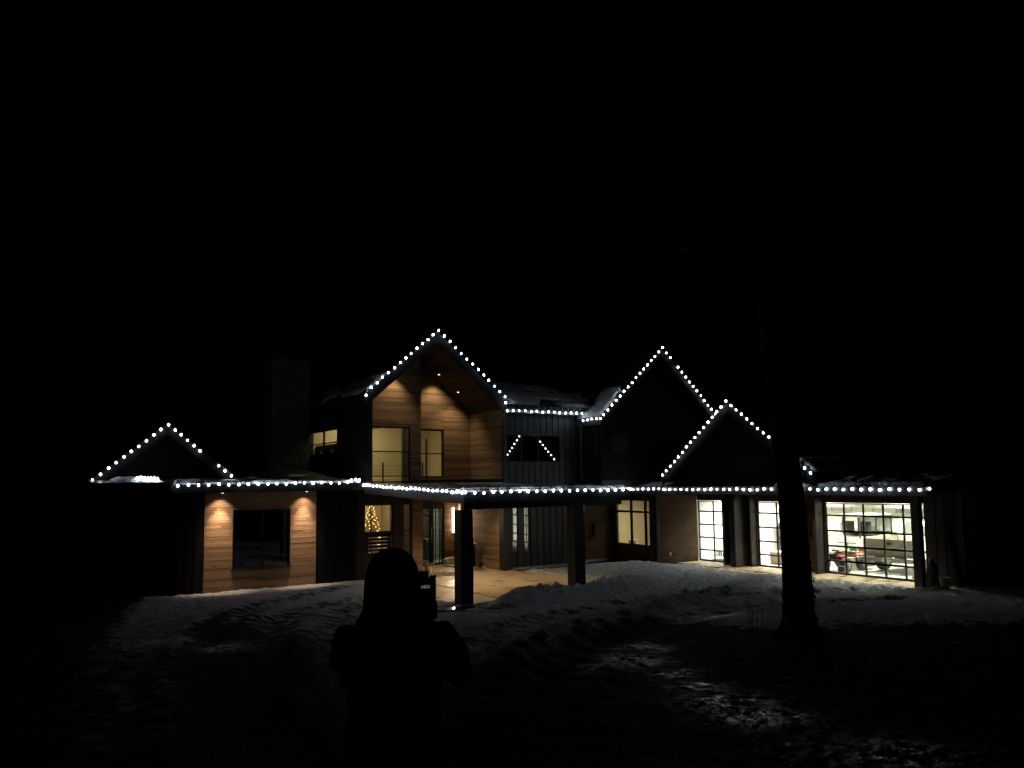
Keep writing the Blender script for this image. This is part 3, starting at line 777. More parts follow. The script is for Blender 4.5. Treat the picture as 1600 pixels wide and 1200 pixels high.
# bench with open slats inside
bn = thing('slatted_bench', 'dark slatted bench back catching warm light inside the entry window', 'bench', (11.7, 26.95, 0))
part('top_rail', MB().box(11.1, 12.3, 26.86, 27.0, 1.36, 1.56), M_frame, bn)
part('kick_board', MB().box(11.12, 12.24, 26.9, 26.95, .02, .80).box(11.12, 11.4, 26.9, 26.95, .801, 1.358), M_frame, bn)
for k in range(4): part('slat', MB().box(11.405, 12.24, 26.9, 26.95, .84+k*.13, .93+k*.13), M_frame, bn)
for x in (11.2, 12.2): part('leg', MB().box(x-.03, x+.03, 26.88, 26.98, 0, 1.38), M_frame, bn)

# slab of the entry and covered porch
sb = MB().box(12.15, 16.35, 18.75, 28.59, -.16, 0.0).box(10.5, 12.149, 18.9, 25.6, -.16, -.018)
put('porch_slab', sb.mesh('porch_slab', M_conc), (0, 0, 0), kind='structure')
sb = MB()
for y0, y1 in ((12.6, 16.9), (16.92, 20.4), (20.42, 22.98)): sb.box(22.9, 24.3, y0, y1, -.16, 0.0)
put('garage_apron', sb.mesh('garage_apron', M_conc), (0, 0, 0), kind='structure')
# raised step by the side wall
part('step', MB().box(15.05, 15.95, 26.2, 28.1, 0.0, .05), M_conc, house)
# gravel bed beside the pier
mb = MB(); rr = random.Random(5)
for k in range(900):
    x = rr.uniform(12.2, 14.4); y = rr.uniform(24.9, 26.5)
    if y > 26.5-(x-12.2)*.55+.3: continue
    s_ = rr.uniform(.02, .05); mb.ball((x, y, s_*.3+.004), (s_, s_*rr.uniform(.7, 1.1), s_*.6), 6, 4)
put('gravel', mb.mesh('gravel', M_gravel, smooth=True), (0, 0, 0), kind='stuff', label='bed of dark river gravel beside the entry pier')
# things on the porch
bx = thing('cardboard_box', 'open brown cardboard box at the foot of the timber pier', 'box', (13.72, 26.6, 0))
mb = MB().box(13.58, 13.86, 26.5, 26.72, 0, .27); part('body', mb, M_cardb, bx)
part('flap', MB().prism([(13.58, 26.5, .27), (13.86, 26.5, .27), (13.86, 26.40, .33), (13.58, 26.40, .33)], (0, 0, .006)), M_cardb, bx)
part('tape', MB().box(13.69, 13.75, 26.495, 26.4995, .0, .27), M_paper, bx)
bx = thing('parcel', 'pale parcel box leaning below the tube wall light', 'parcel', (15.55, 28.2, 0))
part('body', MB().box(-.24, .24, -.12, .12, 0, .23, Matrix.Translation((15.45, 28.2, .02)) @ Matrix.Rotation(R_(-7), 4, 'Y') @ Matrix.Rotation(R_(12), 4, 'Z')), M_paper, bx)
part('lid', MB().box(-.25, .25, -.13, .13, .232, .26, Matrix.Translation((15.45, 28.2, .02)) @ Matrix.Rotation(R_(-7), 4, 'Y') @ Matrix.Rotation(R_(12), 4, 'Z')), M_cardb, bx)
solo('boot', MB().box(15.76, 15.84, 28.15, 28.38, 0, .07).tube([(15.80, 28.33, .07), (15.80, 28.33, .2)], .045, 10), M_paper, 'small pale boot next to the parcel', 'boot', (15.8, 28.25, 0))
pl = thing('planter', 'tall dark planter with pale rim against the cedar side wall', 'planter', (15.62, 26.95, .05))
part('body', MB().prism([(15.42, 26.75, .05), (15.80, 26.75, .05), (15.80, 27.15, .05), (15.42, 27.15, .05)], (0, 0, .85)), M_woodd, pl)
part('rim', MB().box(15.39, 15.83, 26.72, 27.18, .902, .94), M_paper, pl)
sh = thing('shrub', 'bare little shrub in a pot beside the tall planter', 'plant', (15.7, 26.25, .05))
part('pot', MB().tube([(15.7, 26.25, .05), (15.7, 26.25, .26)], [.09, .13], 12), M_frame, sh)
mb = MB()
for k in range(46):
    a = random.uniform(0, 6.28); l = random.uniform(.1, .3); h = random.uniform(.3, .8)
    mb.tube([(15.7, 26.25, .26), (15.7+math.cos(a)*l*.5, 26.25+math.sin(a)*l*.5, .26+h*.6), (15.7+math.cos(a)*l, 26.25+math.sin(a)*l, .26+h)], [.008, .006, .003], 4)
part('stem', mb, M_leaf, sh)
mb = MB()
for k in range(60):
    a = random.uniform(0, 6.28); l = random.uniform(0, .26); tuft(mb, (15.7+math.cos(a)*l, 26.25+math.sin(a)*l, random.uniform(.4, .95)), .06, 3, .05)
part('foliage', mb, M_leaf, sh)

# ------------------------------------------------------------------ CANOPY OVER THE PORCH
CX0, CX1, CY0, CY1 = 10.36, 16.12, 18.12, 25.3
def czt(y): return 3.02+(y-CY0)*.0337
cr = slab_y(MB(), CX0, CX1, CY0, czt(CY0)-.2, CY1, czt(CY1)-.2, .2)
cn = part('canopy_roof', cr, M_roof, house)
part('canopy_roof', slab_y(MB(), 10.80, 16.0, CY1+.005, 3.20, 27.4, 3.24, .07), M_trim, house, 'balcony deck')
fs = MB().prism([(CX0-.03, CY0-.03, 2.73), (CX0-.03, CY0-.03, czt(CY0)+.015), (CX0-.03, CY1, czt(CY1)+.015), (CX0-.03, CY1, czt(CY1)-.275)], (.027, 0, 0))
part('fascia', fs, M_steel if False else M_trim, house, 'grey rake fascia of the porch canopy')
part('fascia', MB().box(CX0-.001, CX1, CY0-.03, CY0-.003, 2.73, 3.03), M_barge, house)
part('soffit', slab_y(MB(), CX0+.02, CX1-.02, CY0+.02, 2.775, CY1-.02, 2.775+.0337*7.1, .03), M_soffit, house)
bm_ = MB().box(10.42, 15.9, 18.22, 18.42, 2.57, 2.77)
part('beam', bm_, M_trim, house)
part('beam', MB().box(14.3, 14.5, 18.43, 25.2, 2.62, 2.77), M_trim, house)
for x in (10.27, 14.02):
    c_ = part('column', MB().box(x, x+.36, 18.14, 18.50, -.1, 2.565), M_trim, house, 'square black metal porch post')
    part('base_plate', MB().box(x-.03, x+.39, 18.11, 18.53, -.1, .05), M_steel, c_)
    part('corner_trim', MB().box(x-.006, x+.03, 18.132, 18.139, .06, 2.4).box(x+.33, x+.366, 18.132, 18.139, .06, 2.4), M_steel if False else M_trim, c_)
for (x, y) in ((12.2, 21.2), (14.9, 21.2), (12.9, 24.3), (15.0, 24.4)):
    downlight(x, y, 2.73+.0337*(y-18.2)-.0, 150, color=(1, .68, .34), spot=120, blend=.7)

# ------------------------------------------------------------------ MIDDLE WALL OF DARK METAL
MY = 25.3
up_open = [(16.32, 18.95, 4.02, 5.14)]
w = part('wall', backing('Y', MY, 16.15, 20.1, 3.1, 6.25, up_open, .18), M_trim, house)
seams('Y', MY-.002, 16.17, 20.02, 3.14, 6.1, w, up_open, .295)
uw = window(house, 'Y', MY, 16.32, 18.95, 4.02, 5.14, vs=(17.05, 17.85), glass=M_coat, rec=.0, label='dark upstairs window reflecting string lights')
lo_open = [(16.50, 16.86, .62, 2.46), (17.10, 17.38, .62, 2.46)]
w = part('wall', backing('Y', MY, 16.35, 20.1, -.1, 3.08, lo_open, .18), M_trim, house)
seams('Y', MY-.002, 16.47, 20.05, .05, 2.95, w, lo_open, .31)
window(house, 'Y', MY, 16.50, 16.86, .62, 2.46, glass=M_coat, rec=.0, fr=.03, label='narrow dark window mirroring the garage door')
window(house, 'Y', MY, 17.10, 17.38, .62, 2.46, glass=M_coat, rec=.0, fr=.03, label='narrower dark window mirroring the garage door')
part('wall_base', MB().box(16.47, 20.1, MY-.07, MY-.04, -.05, .05), M_steel, house)
part('room', MB().box(16.3, 20.1, 27.5, 27.6, 0, 6.2).box(16.3, 20.1, 25.5, 27.5, 3.1, 3.2), M_greyp, house)
part('roof', slab_y(MB(), 16.12, 21.5, 24.95, 6.10, 30, 7.62, .14), M_roof, house)
gt = part('gutter', MB().box(16.15, 19.95, 24.86, 24.945, 6.10, 6.21), M_trim, house)
for k in range(13): part('bracket', MB().box(16.4+k*.29, 16.42+k*.29, 24.85, 24.858, 6.08, 6.24), M_steel, gt)
part('fascia', MB().box(16.15, 19.7, 24.95, 24.98, 5.92, 6.09), M_trim, house)

# ------------------------------------------------------------------ SECOND GABLE BLOCK
g2 = ((19.72, 5.74), (23.06, 8.74), (27.4, 5.0))
part('roof', rake(MB(), 'Y', 23.72, 11, *g2, .22, 0), M_roof, house, 'tall dark gable roof beside the garage')
w = part('gable_wall', tri('Y', 24.0, .15, 19.96, 26.9, 3.05, g2[1], g2[0], g2[2], .24), M_trim, house)
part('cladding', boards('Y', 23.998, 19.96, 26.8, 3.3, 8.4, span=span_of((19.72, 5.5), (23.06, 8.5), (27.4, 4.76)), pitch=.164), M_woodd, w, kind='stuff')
w = part('wall', MB().box(19.96, 20.1, 24.16, 25.3, 3.05, 5.7), M_trim, house)
seams('X', 19.958, 24.16, 25.28, 3.1, 5.55, w, w=.28)
part('soffit', MB().box(19.72, 19.95, 23.73, 25.1, 5.48, 5.51), M_soffit, house)
ds = part('downspout', MB().tube([(19.9, 25.2, 5.6), (19.9, 25.2, 3.3)], .035, 8), M_steel, house)
part('downspout', MB().tube([(16.75+3.2, 25.2, 3.0), (19.95, 25.2, .1)], .035, 8), M_steel, house)
part('window', MB().box(20.5, 21.3, 23.955, 23.965, 4.4, 5.1), M_frame, house)

for (gg, yy) in ((g2, 23.68), (g4, 26.56)):
    bb = MB()
    for e in (gg[0], gg[2]):
        bb.prism([(e[0], yy, e[1]+.02), (gg[1][0], yy, gg[1][1]+.02), (gg[1][0], yy, gg[1][1]-.3), (e[0], yy, e[1]-.3)], (0, .036, 0))
    part('barge_board', bb, M_barge, house)

# ------------------------------------------------------------------ BAY WITH LIT WINDOW
w = part('wall', backing('Y', 25.7, 20.12, 21.83, -.1, 3.0, (), .16), M_trim, house)
part('cladding', boards('Y', 25.698, 20.12, 21.80, .05, 2.95), M_woodm, w, kind='stuff')
part('wall_base', MB().box(20.1, 21.8, 25.62, 25.66, -.02, .07), M_steel, house)
ml = thing('letter_box', 'small dark wall box mounted on the timber wall near the lit bay window', 'letter box', (20.9, 25.62, 1.2))
part('body', MB().box(20.78, 21.05, 25.55, 25.665, 1.05, 1.5), M_frame, ml); part('flap', MB().box(20.8, 21.03, 25.535, 25.549, 1.38, 1.46), M_trim, ml)
bay_o = [(23.26, 25.45, .66, 2.52)]
w = part('wall', backing('X', 21.83, 23.05, 25.86, -.1, 3.0, bay_o, .14), M_trim, house)
part('cladding', boards('X', 21.828, 23.06, 25.68, .0, 2.95, bay_o), M_woodm, w, kind='stuff')
window(house, 'X', 21.83, 23.26, 25.45, .66, 2.52, vs=(23.68, 24.52), hs=(2.02,), muntin=.085, label='bay window lit cream from inside')
part('room', MB().box(22.0, 27, 26.9, 27.0, 0, 3).box(27, 27.1, 23.25, 27, 0, 3).box(22.0, 27, 23.26, 26.9, -.06, 0).box(21.98, 27, 23.3, 26.9, 2.95, 2.99), M_cream, house)
part('room', MB().box(24.4, 27, 25.6, 25.7, 0, 2.95).box(24.4, 24.5, 24.9, 25.6, 0, 2.95), M_cream, house, 'cream partition inside the bay room')
lamp('room_light', 'AREA', (23.3, 24.7, 2.62), 70, (1, .93, .70), house, size=1.0)
dr = part('inner_door', MB().box(25.0, 25.05, 24.0, 24.85, 0, 2.1), M_white, house, 'white interior door standing open')
for z in (.5, 1.15, 1.75): part('hinge', MB().box(24.98, 24.999, 23.98, 24.04, z, z+.12), M_frame, dr)
sk = thing('washbasin', 'small white basin on a stand just inside the bay window', 'basin', (22.3, 25.0, 0))
part('stand', MB().box(22.2, 22.5, 24.7, 25.2, 0, .68), M_cabinet, sk); part('bowl', MB().tube([(22.35, 24.95, .68), (22.35, 24.95, .82)], [.13, .2], 16), M_paper, sk)
# step face to the garage wall
w = part('wall', backing('Y', 23.1, 21.97, 24.2, -.1, 3.05, (), .14), M_trim, house)
part('cladding', boards('Y', 23.098, 22.0, 24.17, .02, 3.0), M_woodm, w, kind='stuff')
part('corner_column', MB().box(21.66, 21.86, 22.80, 22.97, -.05, 3.0).box(21.62, 21.655, 22.98, 23.16, -.05, 3.0), M_trim, house)
part('outlet', MB().box(22.55, 22.66, 23.05, 23.066, .30, .42), M_steel, house)

# ------------------------------------------------------------------ GARAGE
GX = 24.2
doors = [(21.42, 23.08), (18.28, 20.06), (13.60, 17.13)]
g_open = [(a, b, -.01, 2.44) for a, b in doors]
w = part('wall', backing('X', GX+.02, 12.4, 23.08, -.1, 3.1, g_open, .14), M_trim, house)
gw = part('cladding', boards('X', GX+.018, 13.62, 23.07, .02, 3.05, g_open), M_woodm, w, kind='stuff')
seams('X', GX+.018, 12.42, 13.56, .02, 2.85, w, w=.28)
def gdoor(y0, y1, vs, label):
    hs = (.45, .95, 1.47, 2.0)
    f = MB(); x0, x1 = GX+.06, GX+.12; r = .045
    ends = [y0+.03, *vs, y1-.03]
    d_ = None
    fr = .04
    f.box(x0, x1, y0, y0+fr, 0, 2.42); f.box(x0, x1, y1-fr, y1, 0, 2.42)
    f.box(x0, x1, y0+fr, y1-fr, 0, .07); f.box(x0, x1, y0+fr, y1-fr, 2.39, 2.42)
    for v in vs: f.box(x0+.008, x1-.008, v-.028, v+.028, .07, 2.39)
    ya_ = [y0+fr, *vs, y1-fr]
    for i in range(len(ya_)-1):
        lo = ya_[i]+(.028 if i else 0); hi = ya_[i+1]-(.028 if i < len(ya_)-2 else 0)
        for h in hs: f.box(x0+.008, x1-.008, lo, hi, h-.03, h+.03)
    d_ = part('garage_door', f, M_frame, house, label)
    hz = [.07, *hs, 2.39]
    for i in range(len(ya_)-1):
        lo = ya_[i]+(.028 if i else 0); hi = ya_[i+1]-(.028 if i < len(ya_)-2 else 0)
        for j in range(5):
            q0 = hz[j]+(.03 if j else 0); q1 = hz[j+1]-(.03 if j < 4 else 0)
            part('pane', MB().box(x0+.028, x0+.033, lo, hi, q0, q1), M_glass, d_)
    return d_
gdoor(21.42, 23.08, (22.28,), 'glazed garage door next to the bay, two columns of panes')
gdoor(18.28, 20.06, (19.20,), 'glazed garage door half hidden by the tree trunk')
gdoor(13.60, 17.13, (16.42, 15.70, 15.00, 14.32), 'wide glazed garage door showing parked vehicles')
# projecting piers between the doors
for (y0, y1, x0) in ((20.34, 20.62, 23.3), (21.2, 21.32, 23.7), (20.1, 20.2, 23.9), (17.18, 17.30, 23.78)):
    pr = part('pier', MB().box(x0, GX-.01, y0, y1, -.02, 3.0), M_trim, house, 'black metal clad pier beside the garage door')
    part('corner_trim', MB().box(x0-.008, x0-.002, y0+.0, y0+.06, 0, 2.98), M_steel if False else M_trim, pr)
for (y0, y1, x0, x1) in ((13.19, 13.44, 23.18, 23.40),):
    part('pier', MB().box(x0, x1, y0, y1, -.02, 2.76), M_trim, house, 'free standing black post at the end of the wide garage door')
# eave roof
EX, EZ = 21.62, 2.95
part('roof', slab_x(MB(), 12.05, 25.3, EX, EZ-.12, 31, EZ-.12+.15*(31-EX), .16), M_roof, house, 'low eave roof over the garage doors')
part('fascia', MB().box(EX-.03, EX-.003, 12.05, 25.3, 2.74, 3.0), M_trim, house)
part('soffit', slab_x(MB(), 12.07, 25.28, EX, 2.76, 24.19, 2.90, .03), M_soffit, house)
for y, e_ in ((21.3, 130), (19.3, 200), (17.4, 200), (15.6, 220), (14.2, 150)): downlight(23.25, y, 2.80, e_, color=(1, .70, .38), spot=66, blend=.8, aim=(.05, -.3 if y > 21 else 0, -1))
# garage gable above
g3 = ((22.44, 3.44), (19.08, 6.03), (15.72, 3.44))
part('roof', rake(MB(), 'X', 21.72, 9.5, *g3, .22, 0), M_roof, house, 'gable roof over the garage doors')
bb = MB()
for e in (g3[0], g3[2]):
    bb.prism([(21.68, e[0], e[1]+.02), (21.68, g3[1][0], g3[1][1]+.02), (21.68, g3[1][0], g3[1][1]-.36), (21.68, e[0], e[1]-.36)], (.036, 0, 0))
part('barge_board', bb, M_barge, house)
w = part('gable_wall', MB().prism([(22.1, 15.95, 3.0), (22.1, 22.2, 3.0), (22.1, 22.2, 3.3), (22.1, 19.08, 5.8), (22.1, 15.95, 3.3)], (.12, 0, 0)), M_trim, house)
def sp3(z):
    z += .28
    if z >= 6.03: return None
    t = (6.03-z)/2.59; return (19.08-3.36*t, 19.08+3.36*t)
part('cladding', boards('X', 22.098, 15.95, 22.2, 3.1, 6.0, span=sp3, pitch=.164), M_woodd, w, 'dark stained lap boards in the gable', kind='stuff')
# garage room
gr_ = MB().box(24.36, 31.5, 12.4, 12.5, 0, 3).box(31.4, 31.5, 12.5, 23.1, 0, 3).box(24.36, 31.4, 23.18, 23.24, 0, 3)
part('room', gr_, M_white, house)
part('room_ceiling', MB().box(24.36, 31.4, 12.5, 23.18, 2.95, 3.0), M_white, house)
part('garage_floor', MB().box(24.2, 31.5, 12.4, 23.2, -.06, -.002), M_floor, house)
for i, (x, y) in enumerate(((26.3, 14.2), (26.3, 17.0), (26.3, 19.8), (26.3, 22.2), (29.3, 14.6), (29.3, 18.0), (29.3, 21.4))):
    cl_ = thing('ceiling_light', 'white LED panel on the garage ceiling, %s' % ('above the wide door bay', 'between the wide door and the tree', 'behind the middle door', 'behind the door next to the bay', 'deep behind the vehicles', 'deep in the middle of the garage', 'deep behind the door next to the bay')[i], 'ceiling light', (x, y, 2.93), 'garage ceiling lights')
    part('housing', MB().box(x-.62, x+.62, y-.12, y+.12, 2.915, 2.948), M_cabinet, cl_)
    part('diffuser', MB().box(x-.58, x+.58, y-.09, y+.09, 2.895, 2.914), M_panel, cl_)
    lamp('lamp_glow', 'AREA', (x, y, 2.88), 330, (1, .97, .88), cl_, size=1.1, size_y=.16, spread=145)

# overhead cabinets and things in the garage
cb_ = thing('wall_cabinets', 'row of white and grey cabinets high on the back garage wall', 'cabinets', (31.1, 15, 2.0))
for k in range(10):
    y = 12.6+k*1.0
    part('cabinet_door', MB().box(31.0, 31.38, y, y+.97, 1.80, 2.02), (M_cabinet, M_graycab, M_graycab, M_cabinet, M_cabinet, M_graycab, M_cabinet, M_cabinet, M_graycab, M_cabinet)[k], cb_)
part('overhead_shelf', MB().box(30.6, 31.38, 12.6, 22.6, 2.03, 2.35), M_graycab, cb_)
wb = thing('workbench', 'long pale workbench at the back of the garage behind the middle door', 'workbench', (30.6, 20.6, 0))
part('top', MB().box(30.3, 31.35, 19.2, 22.9, .86, .92), M_cardb, wb)
for y in (19.3, 21.0, 22.7): part('leg', MB().box(30.4, 30.5, y-.05, y+.05, 0, .86), M_graycab, wb)
for k, (y, h, m, lb) in enumerate(((19.5, .3, M_cardb, 'brown carton on the workbench, end nearest the wide door'), (20.2, .18, M_graycab, 'flat grey case on the workbench'), (20.9, .4, M_steel, 'tall steel tin on the workbench'), (21.9, .25, M_cardb, 'brown carton at the far end of the workbench'))):
    solo('storage_box', MB().box(30.6, 30.95, y, y+.3, .922, .922+h).box(30.59, 30.96, y-.01, y+.31, .923+h, .95+h), m, lb, 'box', (30.7, y, .92))
rk = thing('tool_cabinet', 'tall dark metal cabinet behind the middle door, next to the tree trunk', 'cabinet', (29.2, 22.5, 0))
part('body', MB().box(29.0, 29.6, 22.1, 22.95, 0, 1.35), M_graycab, rk)
for k in range(5): part('drawer', MB().box(28.975, 28.998, 22.13, 22.92, .06+k*.25, .29+k*.25), M_trim, rk)
cr_ = thing('storage_chest', 'low cream chest just inside the middle garage door', 'chest', (25.6, 19.7, 0))
part('body', MB().box(25.3, 25.9, 19.4, 20.4, 0, .42), M_cardb, cr_); part('lid', MB().box(25.28, 25.92, 19.38, 20.42, .422, .48), M_paper, cr_)
so = thing('wall_notice', 'small framed notice on the garage back wall behind the door next to the bay', 'notice', (31.38, 25, 1.5))
part('frame', MB().box(30.0, 30.03, 22.97, 23.09, 1.25, 1.6).box(29.6, 30.0, 23.06, 23.09, 1.2, 1.65), M_graycab, so); part('sheet', MB().box(29.63, 29.97, 23.045, 23.059, 1.25, 1.6), M_paper, so)
bt = thing('parts_rack', 'low rack of dark bottles and tools inside the door next to the bay', 'rack', (24.95, 22.4, 0))
part('shelf', MB().box(24.75, 25.15, 21.9, 22.9, .0, .04).box(24.75, 25.15, 21.9, 22.9, .16, .18), M_graycab, bt)
for k in range(8):
    y = 21.95+k*.11; h = random.uniform(.12, .26)
    part('bottle', MB().tube([(24.9, y, .181), (24.9, y, .181+h), (24.9, y, .21+h)], [.035, .035, .012], 8), (M_rubber, M_graycab, M_frame)[k % 3], bt)

def wheel(parent, x, y, r, w_, name='wheel'):
    t = lpart(name, MB().tube([(x, y-w_/2, r), (x, y-w_/2+.03, r), (x, y+w_/2-.03, r), (x, y+w_/2, r)], [r*.9, r, r, r*.9], 26), M_rubber, parent)
    lpart('rim', MB().tube([(x, y-w_/2-.012, r), (x, y-w_/2-.003, r)], r*.58, 18), M_steel, t)
    return t
# pickup truck, nose away from the door (local x = forward)
def pickup():
    t = thing('pickup_truck', 'tan pickup truck parked nose in behind the wide garage door', 'pickup truck', (25.75, 15.75, 0))
    b_ = MB()
    b_.prism([(0, -.95, .52), (0, -.95, 1.18), (2.0, -.95, 1.22), (2.0, -.95, .5)], (0, .08, 0))
    b_.prism([(0, .87, .52), (0, .87, 1.18), (2.0, .87, 1.22), (2.0, .87, .5)], (0, .08, 0))
    b_.box(.06, 2.0, -.869, .869, .55, .62)
    b_.prism([(2.01, -.93, .5), (2.01, -.93, 1.15), (2.2, -.86, 1.75), (3.6, -.86, 1.75), (4.2, -.9, 1.2), (5.3, -.9, 1.05), (5.35, -.9, .5)], (0, 1.84, 0))
    lpart('body', b_, M_tan, t)
    tg = lpart('tailgate', MB().box(-.05, -.003, -.86, .86, .56, 1.16), M_tan, t)
    lpart('handle', MB().box(-.075, -.052, -.12, .12, .98, 1.05), M_frame, tg)
    lpart('bumper', MB().box(-.22, -.06, -.96, .96, .40, .53), M_steel, t)
    for y in (-.93, .87): lpart('tail_light', MB().box(-.035, -.002, y, y+.07, .78, 1.12), M_red, t)
    lpart('rear_window', MB().prism([(2.04, -.7, 1.22), (2.04, .7, 1.22), (2.19, .62, 1.68), (2.19, -.62, 1.68)], (-.02, 0, 0)), M_wind, t)
    lpart('number_plate', MB().box(-.235, -.222, -.16, .16, .41, .52), M_paper, t)
    for x in (.95, 4.35):
        for y in (-.82, .82): wheel(t, x, y, .38, .26)
pickup()
def jeep():
    t = thing('off_road_vehicle', 'grey boxy off-road vehicle with roll cage and flat roof in the garage', 'off-road vehicle', (26.9, 18.3, 0))
    b_ = MB().box(.0, 3.3, -.72, .72, .45, 1.0).box(.06, 3.2, -.68, .68, 1.002, 1.06)
    b_.prism([(2.2, -.7, 1.061), (3.3, -.66, 1.061), (3.3, -.66, 1.12), (2.2, -.7, 1.2)], (0, 1.36, 0)); lpart('body', b_, M_grey, t)
    lpart('roof', MB().box(-.05, 2.2, -.75, .75, 1.82, 1.88), M_grey, t)
    cg = MB()
    for x in (.05, 1.1, 2.1):
        for y in (-.7, .7): cg.tube([(x, y, 1.05), (x, y, 1.82)], .03, 8)
    lpart('roll_cage', cg, M_frame, t)
    lpart('windscreen', MB().box(2.12, 2.14, -.66, .66, 1.08, 1.8), M_wind, t)
    for y in (-.35, .35): lpart('seat', MB().box(.9, 1.4, y-.25, y+.25, 1.07, 1.2).box(.85, .95, y-.24, y+.24, 1.21, 1.62), M_rubber, t)
    for x in (.6, 2.7):
        for y in (-.66, .66): wheel(t, x, y, .36, .24)
jeep()
def atv():
    t = thing('quad_bike', 'black quad bike with yellow seat pad behind the wide garage door', 'quad bike', (24.75, 17.35, 0))
    lpart('body', MB().prism([(.2, -.2, .35), (.2, -.2, .6), (.8, -.2, .68), (1.2, -.2, .6), (1.3, -.2, .35)], (0, .4, 0)), M_rubber, t)
    lpart('seat', MB().box(.3, .8, -.15, .15, .69, .76), M_yellow, t)
    lpart('handlebar', MB().tube([(1.0, -.35, .95), (1.0, .35, .95)], .015, 8).tube([(1.0, 0, .62), (1.0, 0, .95)], .02, 8), M_frame, t)
    for y in (-.38, .2): lpart('fender', MB().box(.05, .5, y, y+.2, .52, .56).box(.95, 1.45, y, y+.2, .5, .54), M_red, t)
    for x in (.25, 1.2):
        for y in (-.42, .42): wheel(t, x, y, .25, .2)
atv()
cx_ = thing('tool_trolley', 'trolley loaded with red, teal and white boxes between the parked vehicles', 'trolley', (26.4, 17.3, 0))
part('frame', MB().box(26.2, 26.7, 16.9, 17.72, .58, .62).box(26.2, 26.7, 16.9, 17.72, .1, .14).box(26.2, 26.24, 16.92, 16.96, .14, .58).box(26.2, 26.24, 17.68, 17.72, .14, .58), M_cardb, cx_)
for k, (y, z, sx, h, m, lb) in enumerate(((16.93, .622, .3, .10, M_red, 'low red case on the tool trolley'), (17.32, .622, .28, .09, M_teal, 'flat teal case on the tool trolley'), (17.1, .142, .4, .16, M_paper, 'white box on the lower shelf of the tool trolley'))):
    solo('tool_case', MB().box(26.25, 26.6, y, y+sx, z, z+h).box(26.24, 26.61, y-.005, y+sx+.005, z+h+.001, z+h+.02), m, lb, 'case', (26.4, y, z))
for k, (x, y, m, h, lb) in enumerate(((25.0, 14.35, M_cardb, .35, 'brown carton on the garage floor beside the pickup'), (24.6, 16.75, M_rubber, .22, 'black tub on the garage floor by the pier'), (25.3, 16.95, M_cardb, .45, 'tall carton behind the black tub'))):
    solo('floor_box', MB().box(x, x+.3, y, y+.22, 0, h).box(x-.01, x+.31, y-.01, y+.23, h+.001, h+.02), m, lb, 'box', (x, y, 0))

# ------------------------------------------------------------------ CHIMNEY
ch = part('chimney', MB().box(8.78, 10.2, 30.04, 31.1, 0, 8.0), M_trim, house, 'square stone chimney')
mb = MB(); rr = random.Random(9); z = 3.6
while z < 8.05:
    h = rr.uniform(.10, .22); x = 8.74
    while x < 10.24:
        w_ = rr.uniform(.14, .42); x1 = min(x+w_, 10.24)
        mb.box(x+.008, x1-.008, 30.0-rr.uniform(0, .04), 30.039, z+.008, z+h-.008); x = x1
    y = 30.05
    while y < 31.1:
        w_ = rr.uniform(.14, .4); y1 = min(y+w_, 31.1); mb.box(8.74-rr.uniform(0, .04), 8.779, y+.008, y1-.008, z+.008, z+h-.008); y = y1
    z += h
part('stonework', mb, M_stone, ch, kind='stuff')
part('cap', MB().box(8.66, 10.32, 29.92, 31.2, 8.08, 8.16), M_stone, ch)

# ------------------------------------------------------------------ SNOW ON THE ROOFS
def snow_sheet(name_label, p, du, dv, nu, nv, h, seed, edge=.25, thr=-.6, cell=1.6, drop=.05):
    """lumpy snow over the parallelogram p + u du + v dv, torn edges"""
    p, du, dv = Vector(p), Vector(du), Vector(dv); nrm = du.cross(dv).normalized()
    if nrm.z < 0: nrm = -nrm
    U, V = np.meshgrid(np.linspace(0, 1, nu), np.linspace(0, 1, nv))
    uu = U*du.length; vv = V*dv.length
    n = fbm(uu*cell, vv*cell, 4, seed); n2 = fbm(uu*5, vv*5, 3, seed+5)
    e = np.minimum(np.minimum(uu, du.length-uu), np.minimum(vv, dv.length-vv)) + n*edge
    t = h*smooth(0, edge, e)*(1+.9*n)+n2*.04*smooth(0, edge, e)
    t = np.where(n < thr, -.1, t)
    t = np.where(e <= 0, -drop, t)
    P = [tuple(p+du*float(U.flat[i])+dv*float(V.flat[i])+nrm*float(t.flat[i])) for i in range(nu*nv)]
    mb = MB().grid(P, nu, nv)
    solo('roof_snow', mb, M_snow, name_label, None, P[0], kind='stuff', smooth=True)
snow_sheet('patchy thin snow lying on the porch canopy', (CX0+.3, CY0+.35, czt(CY0+.35)-.03), (CX1-CX0-.5, 0, 0), (0, CY1-CY0-.6, .222), 130, 110, .05, 1, .3, thr=.02)
snow_sheet('row of icy snow clumps on the front eave of the porch canopy', (CX0+.05, CY0+.0, czt(CY0)-.02), (CX1-CX0-.1, 0, 0), (0, .42, .014), 420, 24, .15, 21, .10, thr=-.07, cell=3.2)
snow_sheet('icy snow clumps on the left wing eave', (4.45, 24.84, 3.27), (5.85, 0, 0), (0, .5, .053), 420, 24, .15, 22, .10, thr=-.12, cell=3.0)
snow_sheet('patchy thin snow on the left wing roof', (4.6, 25.3, 3.30), (5.6, 0, 0), (0, 3.0, .32), 120, 60, .05, 2, .2, thr=-.02)
snow_sheet('snow over the middle roof', (16.2, 24.98, 6.24), (5.2, 0, 0), (0, 4.9, 1.475), 160, 140, .10, 3, .2, thr=-.11, cell=1.0)
snow_sheet('icy snow clumps on the garage eave beyond the tree', (EX+.02, 12.1, EZ+.03), (.42, 0, .063), (0, 5.2, 0), 24, 380, .13, 4, .10, thr=-.10, cell=3.0)
